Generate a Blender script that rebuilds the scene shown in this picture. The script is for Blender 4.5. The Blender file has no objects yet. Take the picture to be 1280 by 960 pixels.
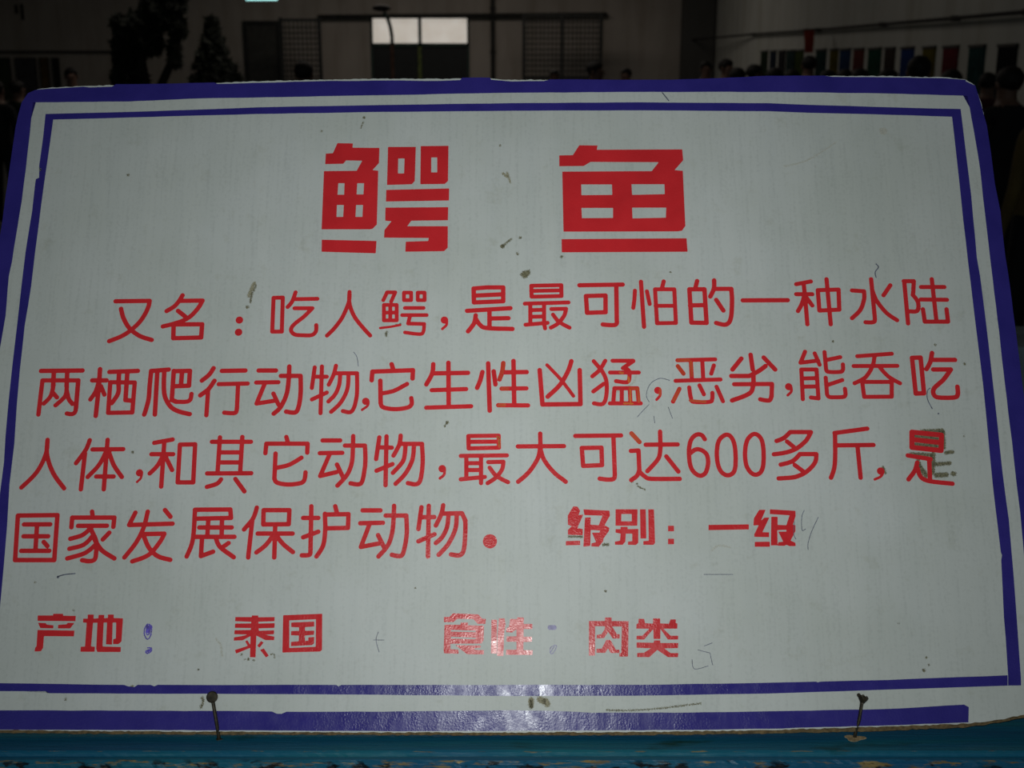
import bpy, bmesh, math, random
import numpy as np
from mathutils import Vector, Matrix

# ------------------------------------------------------------------ camera, world, lights, exposure
scene = bpy.context.scene
COL = scene.collection
CAM_Z = 1.45
PITCH = math.atan(385 / 1500.0)
LEAN = PITCH + math.atan(390 / 1500.0)      # how far the sign leans back from upright
BASE = Vector((0.0, 0.94619, 0.88801))      # bottom middle of the sign, front face
RAIL_Z = BASE.z - 0.0040
HALL_BACK, HALL_RIGHT, HALL_LEFT, HALL_FRONT, HALL_TOP = 30.0, 4.84, -14.0, -7.0, 5.6

cam_data = bpy.data.cameras.new('camera')
cam_data.sensor_width = 36.0
cam_data.lens = 1500 / 1280 * 36.0
cam_data.clip_end = 200
cam_data.dof.use_dof = True
cam_data.dof.focus_distance = 1.13
cam_data.dof.aperture_fstop = 11.0
cam = bpy.data.objects.new('camera', cam_data)
cam.location = (0, 0, CAM_Z)
cam.rotation_euler = (math.pi / 2 - PITCH, 0, 0)
COL.objects.link(cam)
scene.camera = cam

world = bpy.data.worlds.new('world')
scene.world = world
world.use_nodes = True
world.node_tree.nodes['Background'].inputs[0].default_value = (0.55, 0.72, 0.80, 1)
world.node_tree.nodes['Background'].inputs[1].default_value = 0.10

def area_light(name, loc, rot, sx, sy, power, color):
    l = bpy.data.lights.new(name, 'AREA')
    l.shape = 'RECTANGLE'; l.size = sx; l.size_y = sy; l.energy = power; l.color = color
    o = bpy.data.objects.new(name, l); o.location = loc; o.rotation_euler = rot
    COL.objects.link(o)
    return o
# the flash of the camera, just above its lens
area_light('camera_flash', (0.0, -0.005, CAM_Z + 0.035), (math.pi / 2 - PITCH - 0.02, 0, 0), 0.034, 0.014, 2.15, (0.95, 1.0, 0.975)).data.spread = math.radians(94)
# added daylight fill: area lamps at the unseen front and below the closed ceiling
area_light('front_fill', (-1.0, HALL_FRONT + 0.3, 2.6), (math.pi / 2, 0, 0), 9.0, 3.6, 30, (0.80, 0.95, 1.0))
for yy, pw in ((5.0, 5), (14.0, 45), (24.0, 85)):
    area_light('ceiling_fill', (-1.5, yy, HALL_TOP - 0.1), (0, 0, 0), 6.0, 1.6, pw, (1.0, 0.90, 0.80))

scene.view_settings.view_transform = 'Standard'
scene.view_settings.look = 'None'
scene.view_settings.gamma = 1.0
scene.view_settings.exposure = 0.0

# ------------------------------------------------------------------ helpers
RNG = random.Random(7)
def at(px, py, y):
    """world point at depth y that the frame pixel (px, py) looks at"""
    a = (px - 640) / 1500.0; b = -(py - 480) / 1500.0
    c, s = math.cos(PITCH), math.sin(PITCH)
    r = Vector((a, c + b * s, -s + b * c))
    return Vector((0, 0, CAM_Z)) + r * (y / r.y)
def at_height(px, py, z):
    a = (px - 640) / 1500.0; b = -(py - 480) / 1500.0
    c, s = math.cos(PITCH), math.sin(PITCH)
    r = Vector((a, c + b * s, -s + b * c))
    return Vector((0, 0, CAM_Z)) + r * ((z - CAM_Z) / r.z)

def tag(o, label=None, cat=None, group=None, kind=None):
    if label: o['label'] = label
    if cat: o['category'] = cat
    if group: o['group'] = group
    if kind: o['kind'] = kind
    return o
def mesh_obj(name, me, mat=None, parent=None):
    o = bpy.data.objects.new(name, me)
    if mat is not None and not me.materials: me.materials.append(mat)
    COL.objects.link(o)
    if parent: o.parent = parent
    return o
def bm_obj(name, bm, mat=None, parent=None, smooth=False):
    bmesh.ops.recalc_face_normals(bm, faces=bm.faces)
    me = bpy.data.meshes.new(name)
    bm.to_mesh(me); bm.free()
    if smooth:
        for p in me.polygons: p.use_smooth = True
    return mesh_obj(name, me, mat, parent)
def empty(name, loc, rot=(0, 0, 0)):
    o = bpy.data.objects.new(name, None); o.empty_display_size = 0.1
    o.location = loc; o.rotation_euler = rot
    COL.objects.link(o)
    return o
def add_box(bm, lo, hi):
    x0, y0, z0 = lo; x1, y1, z1 = hi
    v = [bm.verts.new(p) for p in ((x0,y0,z0),(x1,y0,z0),(x1,y1,z0),(x0,y1,z0),(x0,y0,z1),(x1,y0,z1),(x1,y1,z1),(x0,y1,z1))]
    for f in ((0,3,2,1),(4,5,6,7),(0,1,5,4),(1,2,6,5),(2,3,7,6),(3,0,4,7)): bm.faces.new([v[i] for i in f])
def add_tube(bm, pts, radii, seg=10):
    """a tube along pts with one radius each, closed at both ends"""
    pts = [Vector(p) for p in pts]
    if not hasattr(radii, '__len__'): radii = [radii] * len(pts)
    rings = []
    up = Vector((0.13, 0.21, 0.97)).normalized()
    for i, p in enumerate(pts):
        d = (pts[min(i + 1, len(pts) - 1)] - pts[max(i - 1, 0)]).normalized()
        a = d.cross(up)
        if a.length < 1e-3: a = d.cross(Vector((1, 0, 0)))
        a.normalize(); b = d.cross(a).normalized()
        rings.append([bm.verts.new(p + (a * math.cos(2 * math.pi * k / seg) + b * math.sin(2 * math.pi * k / seg)) * radii[i]) for k in range(seg)])
    for r0, r1 in zip(rings, rings[1:]):
        for k in range(seg): bm.faces.new((r0[k], r0[(k + 1) % seg], r1[(k + 1) % seg], r1[k]))
    bm.faces.new(rings[0][::-1]); bm.faces.new(rings[-1])
def add_ball(bm, c, r, u=12, v=8):
    r = r if hasattr(r, '__len__') else (r, r, r)
    bmesh.ops.create_uvsphere(bm, u_segments=u, v_segments=v, radius=1.0, matrix=Matrix.Translation(c) @ Matrix.Diagonal((*r, 1)))

# ------------------------------------------------------------------ materials
class NT:
    def __init__(self, name, color=(0.5, 0.5, 0.5), rough=0.6, metallic=0.0, spec=0.5):
        self.m = bpy.data.materials.new(name); self.m.use_nodes = True
        self.t = self.m.node_tree; self.b = self.t.nodes['Principled BSDF']
        self.b.inputs['Base Color'].default_value = (*color, 1)
        self.b.inputs['Roughness'].default_value = rough
        self.b.inputs['Metallic'].default_value = metallic
        self.b.inputs['Specular IOR Level'].default_value = spec
    def node(self, kind, **kw):
        n = self.t.nodes.new(kind)
        for k, v in kw.items():
            if k in n.inputs: n.inputs[k].default_value = v
            else: setattr(n, k, v)
        return n
    def link(self, a, b): self.t.links.new(a, b)
    def coords(self, scale=(1, 1, 1)):
        tc = self.node('ShaderNodeTexCoord'); mp = self.node('ShaderNodeMapping')
        mp.inputs['Scale'].default_value = scale
        self.link(tc.outputs['Object'], mp.inputs['Vector'])
        return mp.outputs['Vector']
    def noise(self, scale=(1, 1, 1), s=1.0, detail=4.0, rough=0.55):
        n = self.node('ShaderNodeTexNoise'); n.inputs['Scale'].default_value = s
        n.inputs['Detail'].default_value = detail; n.inputs['Roughness'].default_value = rough
        self.link(self.coords(scale), n.inputs['Vector'])
        return n.outputs['Fac']
    def ramp(self, fac, stops):
        r = self.node('ShaderNodeValToRGB'); e = r.color_ramp.elements
        e[0].position, e[0].color = stops[0][0], (*stops[0][1], 1)
        e[1].position, e[1].color = stops[1][0], (*stops[1][1], 1)
        for p, c in stops[2:]:
            x = e.new(p); x.color = (*c, 1)
        self.link(fac, r.inputs['Fac'])
        return r.outputs['Color']
    def mix(self, fac, a, b, mode='MIX'):
        n = self.node('ShaderNodeMix', data_type='RGBA', blend_type=mode)
        if isinstance(fac, float): n.inputs[0].default_value = fac
        else: self.link(fac, n.inputs[0])
        for i, v in ((6, a), (7, b)):
            if isinstance(v, tuple): n.inputs[i].default_value = (*v, 1)
            else: self.link(v, n.inputs[i])
        return n.outputs[2]
    def color(self, c): self.link(c, self.b.inputs['Base Color'])
    def bump(self, fac, strength=0.3, dist=0.001, prev=None):
        n = self.node('ShaderNodeBump'); n.inputs['Strength'].default_value = strength; n.inputs['Distance'].default_value = dist
        self.link(fac, n.inputs['Height'])
        if prev is not None: self.link(prev, n.inputs['Normal'])
        self.link(n.outputs['Normal'], self.b.inputs['Normal'])
        return n.outputs['Normal']
    def emit(self, color, strength):
        self.b.inputs['Emission Color'].default_value = (*color, 1); self.b.inputs['Emission Strength'].default_value = strength
W3 = (1.0, 1.0, 1.0)
def plain(name, color, rough=0.7, metallic=0.0, spec=0.4, var=0.25, scale=8.0):
    n = NT(name, color, rough, metallic, spec)
    dark = tuple(c * (1 - var) for c in color); lite = tuple(min(1, c * (1 + var)) for c in color)
    n.color(n.ramp(n.noise(s=scale), [(0.3, dark), (0.7, lite)]))
    return n.m

def sheet_material():
    n = NT('white_fluted_plastic', (0.6, 0.62, 0.6), 0.45, 0.0, 0.25)
    fine = n.noise((300, 14, 1), 1.0, 3.0)
    streak = n.noise((60, 3, 1), 1.0, 3.0)
    blot = n.noise(s=7.0, detail=6.0)
    grime = n.noise(s=38.0, detail=8.0, rough=0.7)
    weave = n.noise(s=330.0, detail=3.0)
    fm = n.node('ShaderNodeMath', operation='ADD'); n.link(fine, fm.inputs[0]); n.link(weave, fm.inputs[1])
    a = n.ramp(fm.outputs[0], [(0.7, (0.480, 0.502, 0.488)), (1.0, (0.532, 0.555, 0.540))])
    b = n.ramp(streak, [(0.35, (0.965, 0.97, 0.975)), (0.65, W3)])
    c = n.ramp(blot, [(0.35, (0.90, 0.91, 0.88)), (0.62, W3)])
    d = n.ramp(grime, [(0.25, (0.86, 0.85, 0.80)), (0.42, W3)])
    n.color(n.mix(1.0, n.mix(1.0, n.mix(1.0, a, b, 'MULTIPLY'), c, 'MULTIPLY'), d, 'MULTIPLY'))
    p = n.bump(fine, 0.15, 0.0003)
    n.bump(n.noise((60, 12, 1), 1.0, 2.0), 0.2, 0.0008, p)
    return n.m
def vinyl(name, dark, lite, rough=0.30):
    n = NT(name, lite, rough, 0.0, 0.20)
    c = n.ramp(n.noise(s=26.0, detail=5.0), [(0.3, dark), (0.7, lite)])
    n.color(c)
    n.link(n.ramp(n.noise(s=90.0, detail=5.0), [(0.3, (rough * .75,) * 3), (0.7, (rough * 1.4,) * 3)]), n.b.inputs['Roughness'])
    p = n.bump(n.noise((38, 7, 1), 1.0, 2.0), 0.26, 0.0020)
    msk = n.ramp(n.noise((55, 22, 1), 1.0, 4.0), [(0.42, (0.25,) * 3), (0.60, W3)])
    ml = n.node('ShaderNodeMath', operation='MULTIPLY'); n.link(msk, ml.inputs[0]); n.link(n.noise(s=560.0, detail=2.0), ml.inputs[1])
    n.bump(ml.outputs[0], 0.45, 0.0005, p)
    return n.m
M = {}
M['sheet'] = sheet_material()
M['red'] = vinyl('red_vinyl', (0.56, 0.022, 0.028), (0.66, 0.027, 0.034), 0.24)
M['blue'] = vinyl('blue_vinyl', (0.026, 0.021, 0.18), (0.036, 0.028, 0.22), 0.24)
M['backing'] = plain('brown_fibreboard', (0.115, 0.078, 0.035), 0.9, var=0.5, scale=260.0)
M['ink'] = plain('violet_ballpoint_ink', (0.10, 0.07, 0.42), 0.5, scale=300.0, var=0.5)
M['inkfaint'] = plain('faded_violet_ink', (0.27, 0.25, 0.42), 0.5, scale=300.0, var=0.3)
M['pen'] = plain('dark_pen_ink', (0.10, 0.11, 0.16), 0.5, scale=400.0, var=0.6)
M['brown'] = plain('brown_smear', (0.27, 0.25, 0.17), 0.8, scale=900.0, var=0.4)
M['smear'] = plain('pale_brown_smear', (0.44, 0.44, 0.39), 0.8, scale=900.0, var=0.25)
M['fade'] = vinyl('sun_faded_red_vinyl', (0.52, 0.04, 0.02), (0.60, 0.11, 0.04), 0.3)
M['fadeyellow'] = vinyl('scraped_yellow_vinyl', (0.58, 0.07, 0.02), (0.66, 0.28, 0.04), 0.3)
M['dirt'] = plain('olive_dirt', (0.15, 0.14, 0.085), 0.9, scale=700.0, var=0.7)

# ------------------------------------------------------------------ lettering data, all in tenths of a millimetre on the board
GLYPHS = """\
character|s22 -3822,4018 -3495,4022;s22 -3495,4020 -3496,4009 -3497,3995 -3499,3978 -3503,3959 -3509,3939 -3517,3917 -3527,3893 -3539,3868 -3552,3843 -3566,3821 -3580,3801 -3596,3782 -3613,3764 -3630,3747 -3647,3731 -3663,3717 -3679,3704 -3695,3692 -3712,3681 -3732,3669 -3755,3657 -3782,3645 -3809,3634 -3833,3624 -3850,3617;s22 -3764,3942 -3761,3929 -3755,3911 -3749,3890 -3742,3869 -3733,3849 -3723,3829 -3712,3809 -3700,3789 -3686,3769 -3672,3752 -3657,3736 -3639,3720 -3622,3706 -3604,3694 -3588,3683 -3573,3674 -3560,3667 -3547,3662 -3533,3656 -3520,3651 -3504,3646 -3487,3641 -3470,3636 -3456,3632 -3446,3629
character|s22 -3181,4078 -3185,4071 -3190,4060 -3196,4047 -3203,4034 -3210,4022 -3217,4011 -3225,4000 -3233,3988 -3242,3977 -3252,3967 -3266,3956 -3282,3945 -3299,3934 -3313,3926 -3323,3919;s22 -3201,4022 -2985,4025;s22 -2985,4025 -2989,4015 -2995,4002 -3002,3986 -3010,3969 -3020,3953 -3031,3936 -3044,3918 -3058,3901 -3072,3884 -3087,3869 -3101,3857 -3116,3847 -3131,3837 -3147,3829 -3163,3821 -3180,3813 -3198,3807 -3216,3801 -3235,3795 -3253,3789 -3273,3783 -3295,3777 -3316,3772 -3335,3768 -3348,3764;s22 -3214,3921 -3139,3862;s22 -3246,3784 -2973,3786 -2974,3653 -3240,3646 -3246,3784
colon|o-2618,3828,36;o-2619,3706,36
character|s20 -2301,4053 -2212,4056 -2205,3712 -2297,3712 -2301,4053;s20 -2091,4109 -2095,4096 -2100,4076 -2106,4055 -2113,4033 -2120,4015 -2128,4001 -2137,3988 -2147,3976 -2155,3967 -2161,3960;s20 -2108,4039 -1878,4043;s20 -2094,3947 -1922,3947;s20 -1922,3947 -1932,3936 -1947,3919 -1964,3900 -1982,3881 -2000,3862 -2020,3845 -2041,3828 -2062,3811 -2081,3794 -2096,3779 -2106,3766 -2112,3755 -2116,3744 -2118,3734 -2117,3724 -2114,3715 -2108,3705 -2100,3696 -2090,3689 -2078,3683 -2064,3679 -2047,3677 -2028,3676 -2010,3675 -1992,3675 -1975,3674 -1958,3674 -1941,3674 -1926,3676 -1913,3679 -1903,3684 -1895,3691 -1888,3699 -1882,3708 -1878,3717 -1876,3729 -1876,3742 -1876,3756 -1877,3768 -1878,3777
character|s20 -1570,4113 -1570,4101 -1568,4083 -1568,4063 -1569,4040 -1572,4015 -1579,3989 -1589,3959 -1600,3927 -1612,3897 -1624,3869 -1636,3845 -1650,3821 -1664,3800 -1678,3779 -1693,3759 -1709,3738 -1727,3718 -1745,3699 -1760,3683 -1771,3672;s20 -1570,4113 -1570,4097 -1571,4075 -1571,4048 -1570,4020 -1566,3994 -1560,3970 -1552,3944 -1542,3919 -1531,3894 -1518,3869 -1504,3846 -1487,3823 -1470,3800 -1452,3779 -1435,3759 -1418,3739 -1400,3719 -1383,3700 -1368,3685 -1358,3673
character|s19 -1207,4109 -1128,4109 -1165,4015;s19 -1207,4109 -1241,4029;s19 -1234,3981 -1111,3981 -1107,3825 -1230,3825 -1234,3981;s19 -1173,3981 -1169,3825;s19 -1232,3903 -1109,3903;s12 -1264,3748 -1159,3761 -1073,3779;s19 -1044,4106 -975,4106 -973,4029 -1042,4029 -1044,4106;s19 -911,4106 -845,4106 -843,4029 -909,4029 -911,4106;s19 -1031,3950 -852,3950;s19 -1056,3878 -821,3878;s19 -980,3869 -997,3793 -843,3789;s18 -843,3789 -843,3779 -843,3764 -844,3746 -845,3730 -848,3717 -851,3708 -854,3700 -858,3694 -866,3689 -880,3687 -904,3688 -937,3691 -972,3696 -1004,3701 -1025,3704
comma|o-649,3828,36;s13 -626,3828 -626,3821 -625,3812 -625,3800 -626,3789 -629,3779 -635,3770 -644,3761 -654,3752 -662,3745 -668,3739
character|s22 -371,4148 -242,4159 -85,4159 -85,4018 -367,4006 -371,4148;s22 -370,4075 -85,4089;s22 -432,3921 -16,3948;s22 -217,3932 -216,3759;s22 -207,3844 -35,3847;s22 -349,3876 -350,3865 -352,3849 -355,3830 -359,3811 -365,3793 -375,3776 -388,3758 -401,3740 -413,3725 -421,3715;s22 -349,3842 -343,3833 -336,3820 -327,3805 -317,3791 -306,3779 -297,3771 -290,3763 -280,3757 -265,3752 -240,3748 -198,3744 -143,3742 -84,3741 -32,3740 4,3739
character|s20 187,4176 477,4182 478,4071 189,4064 187,4176;s20 186,4123 476,4129;s20 124,3994 544,4006;s20 176,3987 176,3793;s20 309,3992 308,3793;s20 176,3928 309,3932;s20 176,3861 308,3864;s20 130,3781 341,3800;s20 308,3793 317,3745;s20 379,3939 521,3942;s20 520,3939 518,3929 516,3916 512,3901 507,3885 500,3869 490,3854 479,3838 466,3821 453,3806 440,3793 426,3782 410,3772 395,3764 382,3757 373,3752;s20 394,3883 400,3874 409,3862 419,3847 429,3833 440,3821 451,3811 463,3802 475,3794 487,3786 499,3779 511,3773 523,3766 534,3760 544,3755 551,3752
character|s22 653,4181 1071,4188;s22 714,4071 903,4077 900,3907 722,3901 714,4071;s22 1009,4182 1006,3827;s22 1006,3827 1006,3822 1007,3814 1007,3806 1006,3798 1003,3792 999,3787 995,3783 989,3780 981,3778 970,3777 952,3777 930,3778 906,3780 885,3782 871,3784
character|s20 1188,4126 1181,4035 1168,3951;s21 1249,4217 1266,3760;s20 1304,4119 1327,3990;s21 1469,4220 1453,4161;s20 1383,4140 1569,4140 1573,3799 1392,3796 1383,4140;s20 1384,3972 1570,3972
character|s22 1793,4224 1776,4161;s22 1715,4140 1861,4140 1867,3799 1722,3802 1715,4140;s22 1716,3976 1862,3979;s22 1958,4231 1958,4220 1958,4203 1957,4185 1956,4165 1952,4147 1946,4129 1937,4110 1928,4092 1920,4077 1914,4066;s22 1965,4144 2121,4144;s22 2121,4144 2121,4126 2122,4101 2123,4071 2123,4039 2121,4007 2119,3974 2116,3937 2112,3901 2107,3867 2100,3840 2093,3821 2085,3806 2075,3795 2064,3787 2051,3782 2034,3781 2014,3784 1992,3790 1973,3795 1960,3799;s22 1970,4032 2034,3924
character|s22 2226,4027 2659,4029
character|s21 2751,4192 2894,4220;s21 2745,4090 2900,4090;s21 2824,4197 2830,4006 2834,3786;s21 2819,4067 2816,4056 2811,4042 2806,4024 2799,4007 2793,3991 2785,3975 2776,3958 2766,3942 2758,3929 2752,3919;s21 2840,4059 2893,3975;s21 2956,4131 3157,4137 3150,3933 2958,3924 2956,4131;s21 3048,4243 3058,3786
character|s21 3287,4128 3395,4120;s21 3402,4120 3402,4109 3402,4094 3402,4076 3400,4056 3396,4036 3390,4016 3383,3994 3375,3972 3364,3950 3352,3930 3336,3910 3317,3891 3297,3873 3279,3858 3267,3847;s21 3480,4243 3486,3854;s21 3486,3854 3486,3849 3486,3841 3485,3832 3483,3823 3481,3816 3477,3812 3472,3809 3466,3807 3459,3806 3451,3804 3440,3804 3427,3804 3414,3805 3402,3805 3394,3806;s21 3661,4181 3588,4079;s21 3483,4128 3487,4114 3492,4094 3499,4070 3507,4045 3518,4021 3532,3997 3548,3971 3566,3945 3584,3921 3602,3900 3622,3881 3644,3864 3666,3848 3685,3836 3698,3827
character|s21 3799,4220 3801,3794;s21 3795,4223 3889,4223;s21 3892,4223 3890,4207 3887,4183 3883,4156 3880,4131 3877,4113 3875,4101 3874,4093 3872,4088 3871,4085 3870,4082;s21 3871,4085 3877,4074 3888,4059 3899,4042 3909,4023 3915,4006 3916,3988 3916,3969 3913,3950 3908,3934 3900,3922 3888,3916 3872,3913 3854,3914 3838,3915 3827,3915;s21 4068,4243 4075,3824;s21 3957,4163 4182,4163;s21 3943,4036 4195,4033;s21 3956,3937 3963,3812 4186,3812 4183,3937
character|s22 -4472,3322 -4080,3326;s21 -4456,2897 -4450,3229 -4111,3229;s22 -4111,3229 -4108,2957;s21 -4108,2957 -4109,2951 -4109,2942 -4110,2933 -4112,2924 -4115,2917 -4119,2912 -4125,2908 -4131,2904 -4138,2902 -4146,2901 -4154,2901 -4164,2902 -4174,2904 -4183,2906 -4189,2907;s22 -4350,3312 -4344,3171;s21 -4341,3184 -4343,3169 -4344,3147 -4347,3122 -4351,3098 -4357,3077 -4367,3059 -4380,3041 -4394,3026 -4406,3013 -4415,3003;s21 -4348,3117 -4297,3063;s22 -4223,3312 -4216,3171;s21 -4215,3184 -4214,3169 -4213,3148 -4212,3124 -4214,3099 -4220,3077 -4233,3056 -4252,3035 -4272,3015 -4290,2998 -4303,2986;s21 -4210,3130 -4207,3119 -4203,3103 -4197,3084 -4192,3065 -4185,3050 -4178,3037 -4169,3025 -4159,3015 -4151,3006 -4146,2999
character|s22 -3914,3339 -3910,3171 -3915,2884;s22 -3978,3229 -3844,3229;s21 -3919,3198 -3921,3187 -3924,3171 -3928,3153 -3933,3134 -3938,3117 -3946,3101 -3955,3083 -3965,3067 -3974,3053 -3980,3043;s21 -3891,3171 -3851,3090;s22 -3822,3312 -3554,3322;s21 -3806,3211 -3574,3208 -3574,2917 -3801,2913 -3806,3211;s22 -3731,3312 -3730,3299 -3730,3279 -3729,3257 -3728,3233 -3727,3211 -3726,3190 -3723,3168 -3720,3146 -3720,3124 -3723,3104 -3730,3082 -3742,3060 -3755,3038 -3767,3020 -3776,3007;s22 -3652,3312 -3648,3037 -3580,3030
character|s22 -3421,3322 -3262,3335;s22 -3427,3322 -3427,3303 -3428,3277 -3429,3246 -3429,3214 -3430,3184 -3430,3155 -3429,3125 -3429,3096 -3429,3066 -3431,3037 -3436,3006 -3442,2973 -3449,2942 -3455,2916 -3460,2897;s22 -3368,3312 -3360,2897;s22 -3303,3319 -3301,3288 -3300,3244 -3297,3193 -3293,3144 -3287,3104 -3278,3072 -3267,3045 -3254,3022 -3241,3002 -3226,2983 -3212,2968 -3197,2956 -3181,2946 -3164,2938 -3145,2930 -3123,2922 -3097,2915 -3071,2909 -3049,2904 -3033,2901;s22 -3209,3319 -3059,3323 -3058,3177 -3207,3171;s22 -3133,3319 -3134,3177;s22 -3212,3322 -3211,3037 -3164,3021;s21 -3177,3021 -3162,3020 -3140,3020 -3115,3019 -3092,3019 -3073,3021 -3061,3023 -3052,3027 -3046,3031 -3041,3036 -3036,3043 -3033,3053 -3031,3065 -3030,3078 -3030,3089 -3029,3097
character|s22 -2836,3349 -2841,3340 -2847,3328 -2855,3313 -2864,3299 -2874,3285 -2886,3272 -2901,3259 -2916,3246 -2930,3235 -2939,3227;s22 -2820,3225 -2827,3213 -2836,3197 -2847,3178 -2859,3160 -2871,3144 -2886,3129 -2903,3115 -2920,3102 -2935,3091 -2945,3083;s21 -2874,3137 -2875,2890;s22 -2755,3322 -2533,3326;s21 -2777,3192 -2504,3198;s21 -2594,3191 -2591,2957;s21 -2592,2963 -2592,2957 -2592,2947 -2593,2937 -2595,2927 -2598,2919 -2603,2915 -2610,2912 -2617,2911 -2626,2910 -2637,2910 -2650,2910 -2666,2911 -2683,2913 -2698,2914 -2708,2915
character|s22 -2406,3326 -2243,3326;s21 -2423,3208 -2214,3211;s21 -2341,3200 -2409,3003 -2244,3030;s21 -2255,3100 -2200,2990;s22 -2192,3273 -2006,3273;s22 -2006,3273 -2004,3249 -2002,3216 -2000,3177 -1998,3138 -1998,3104 -1999,3073 -2001,3044 -2004,3016 -2007,2991 -2012,2970 -2016,2953 -2020,2940 -2025,2930 -2032,2922 -2042,2917 -2056,2915 -2075,2916 -2096,2919 -2114,2923 -2126,2925;s22 -2117,3366 -2116,3265;s22 -2116,3265 -2117,3243 -2118,3211 -2120,3174 -2123,3137 -2128,3104 -2136,3074 -2145,3045 -2157,3017 -2168,2992 -2180,2970 -2193,2952 -2207,2936 -2221,2924 -2233,2914 -2242,2906
character|s20 -1875,3357 -1894,3155;s20 -1868,3265 -1757,3265;s20 -1807,3366 -1802,2910;s20 -1888,3043 -1751,3110;s20 -1674,3373 -1676,3361 -1679,3345 -1683,3325 -1687,3305 -1693,3285 -1700,3265 -1710,3242 -1720,3220 -1729,3200 -1735,3187;s20 -1680,3299 -1471,3299;s20 -1630,3285 -1631,3271 -1631,3252 -1632,3229 -1634,3206 -1637,3184 -1642,3164 -1648,3145 -1655,3125 -1663,3107 -1673,3090 -1684,3074 -1698,3058 -1712,3044 -1724,3032 -1732,3023;s20 -1552,3285 -1552,3266 -1551,3238 -1551,3207 -1553,3174 -1558,3144 -1566,3116 -1576,3087 -1589,3060 -1603,3034 -1618,3010 -1635,2988 -1654,2968 -1674,2949 -1691,2934 -1703,2923;s20 -1471,3295 -1470,3268 -1468,3229 -1466,3185 -1465,3141 -1465,3104 -1467,3072 -1471,3042 -1476,3015 -1481,2990 -1487,2970 -1493,2954 -1499,2941 -1506,2931 -1514,2924 -1524,2919 -1537,2918 -1552,2920 -1568,2924 -1582,2928 -1592,2930
comma|o-1380,3025,35;s12 -1354,3022 -1354,3017 -1354,3009 -1355,3000 -1357,2991 -1362,2982 -1370,2973 -1381,2964 -1394,2955 -1405,2948 -1412,2942
character|s22 -1145,3388 -1131,3345;s22 -1330,3230 -1326,3315 -941,3329 -943,3248;s22 -1248,3226 -1239,3009;s21 -1240,3022 -1238,3014 -1237,3003 -1234,2990 -1229,2978 -1219,2969 -1202,2962 -1181,2957 -1157,2953 -1132,2950 -1108,2949 -1084,2949 -1058,2951 -1033,2954 -1011,2958 -992,2962 -977,2967 -966,2973 -958,2979 -952,2987 -947,2995 -945,3007 -945,3020 -947,3034 -950,3047 -951,3056;s21 -1229,3102 -1214,3105 -1193,3108 -1169,3113 -1144,3119 -1119,3126 -1093,3138 -1064,3153 -1036,3170 -1011,3184 -994,3194
character|s22 -749,3388 -749,3376 -750,3359 -750,3339 -753,3318 -758,3298 -766,3275 -778,3250 -791,3226 -803,3205 -811,3190;s22 -738,3298 -418,3303;s22 -605,3402 -597,2989;s21 -759,3133 -434,3144;s21 -808,2963 -386,2977
character|s22 -281,3311 -284,3300 -287,3284 -291,3266 -296,3247 -300,3230 -306,3214 -313,3196 -320,3180 -326,3166 -330,3156;s22 -227,3396 -210,2935;s22 -174,3318 -157,3190;s22 -83,3399 -84,3388 -85,3372 -87,3354 -89,3335 -92,3318 -97,3301 -102,3282 -109,3265 -114,3250 -118,3239;s22 -79,3308 139,3311;s22 14,3420 21,2995;s21 -98,3148 136,3151;s21 -130,2987 151,2985
character|s22 263,3330 287,2994 646,2998 643,3330;s17 333,3380 351,3361 377,3333 407,3301 437,3268 465,3236 491,3202 517,3165 543,3130 564,3099 580,3077;s22 565,3418 561,3405 556,3387 549,3365 541,3341 531,3317 518,3291 504,3264 488,3236 470,3208 451,3182 428,3156 402,3130 376,3106 353,3085 337,3070
character|s20 778,3418 838,3344;s20 888,3422 880,3409 870,3391 858,3369 844,3348 831,3330 817,3315 801,3301 785,3288 772,3277 762,3269;s20 842,3344 850,3330 861,3310 873,3287 884,3261 892,3236 896,3208 897,3176 897,3144 895,3114 892,3088 888,3065 883,3044 877,3026 868,3011 858,3001 843,2996 824,2996 803,2999 786,3003 773,3005;s20 868,3195 769,3121;s20 957,3422 1154,3422;s20 1154,3418 1054,3350;s20 1054,3350 1062,3348 1073,3346 1085,3343 1097,3338 1106,3330 1111,3319 1114,3306 1115,3291 1115,3276 1114,3263 1113,3250 1111,3238 1107,3227 1100,3217 1090,3211 1072,3210 1049,3212 1024,3216 1001,3220 986,3222;s20 931,3306 1203,3306;s20 955,3008 969,3152 1186,3152 1195,3008;s20 923,3005 1214,3005;s20 1039,3148 1035,3008;s20 1114,3148 1117,3008
comma|o1380,3131,35;s13 1402,3128 1402,3121 1402,3112 1402,3102 1401,3091 1398,3081 1393,3072 1385,3063 1377,3054 1370,3046 1365,3041
character|s20 1575,3427 1934,3436;s20 1702,3424 1705,3241;s20 1811,3427 1813,3241;s20 1576,3370 1628,3295;s20 1919,3376 1891,3295;s20 1551,3225 1976,3238;s20 1584,3147 1519,3022;s20 1677,3160 1678,3146 1680,3124 1682,3100 1685,3078 1689,3060 1691,3047 1691,3037 1694,3030 1700,3024 1713,3020 1737,3017 1770,3016 1805,3016 1838,3017 1862,3020 1876,3023 1883,3027 1886,3032 1887,3038 1889,3046 1892,3057 1893,3071 1894,3085 1894,3098 1894,3107;s20 1775,3180 1813,3093;s20 1936,3167 1990,3026
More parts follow.
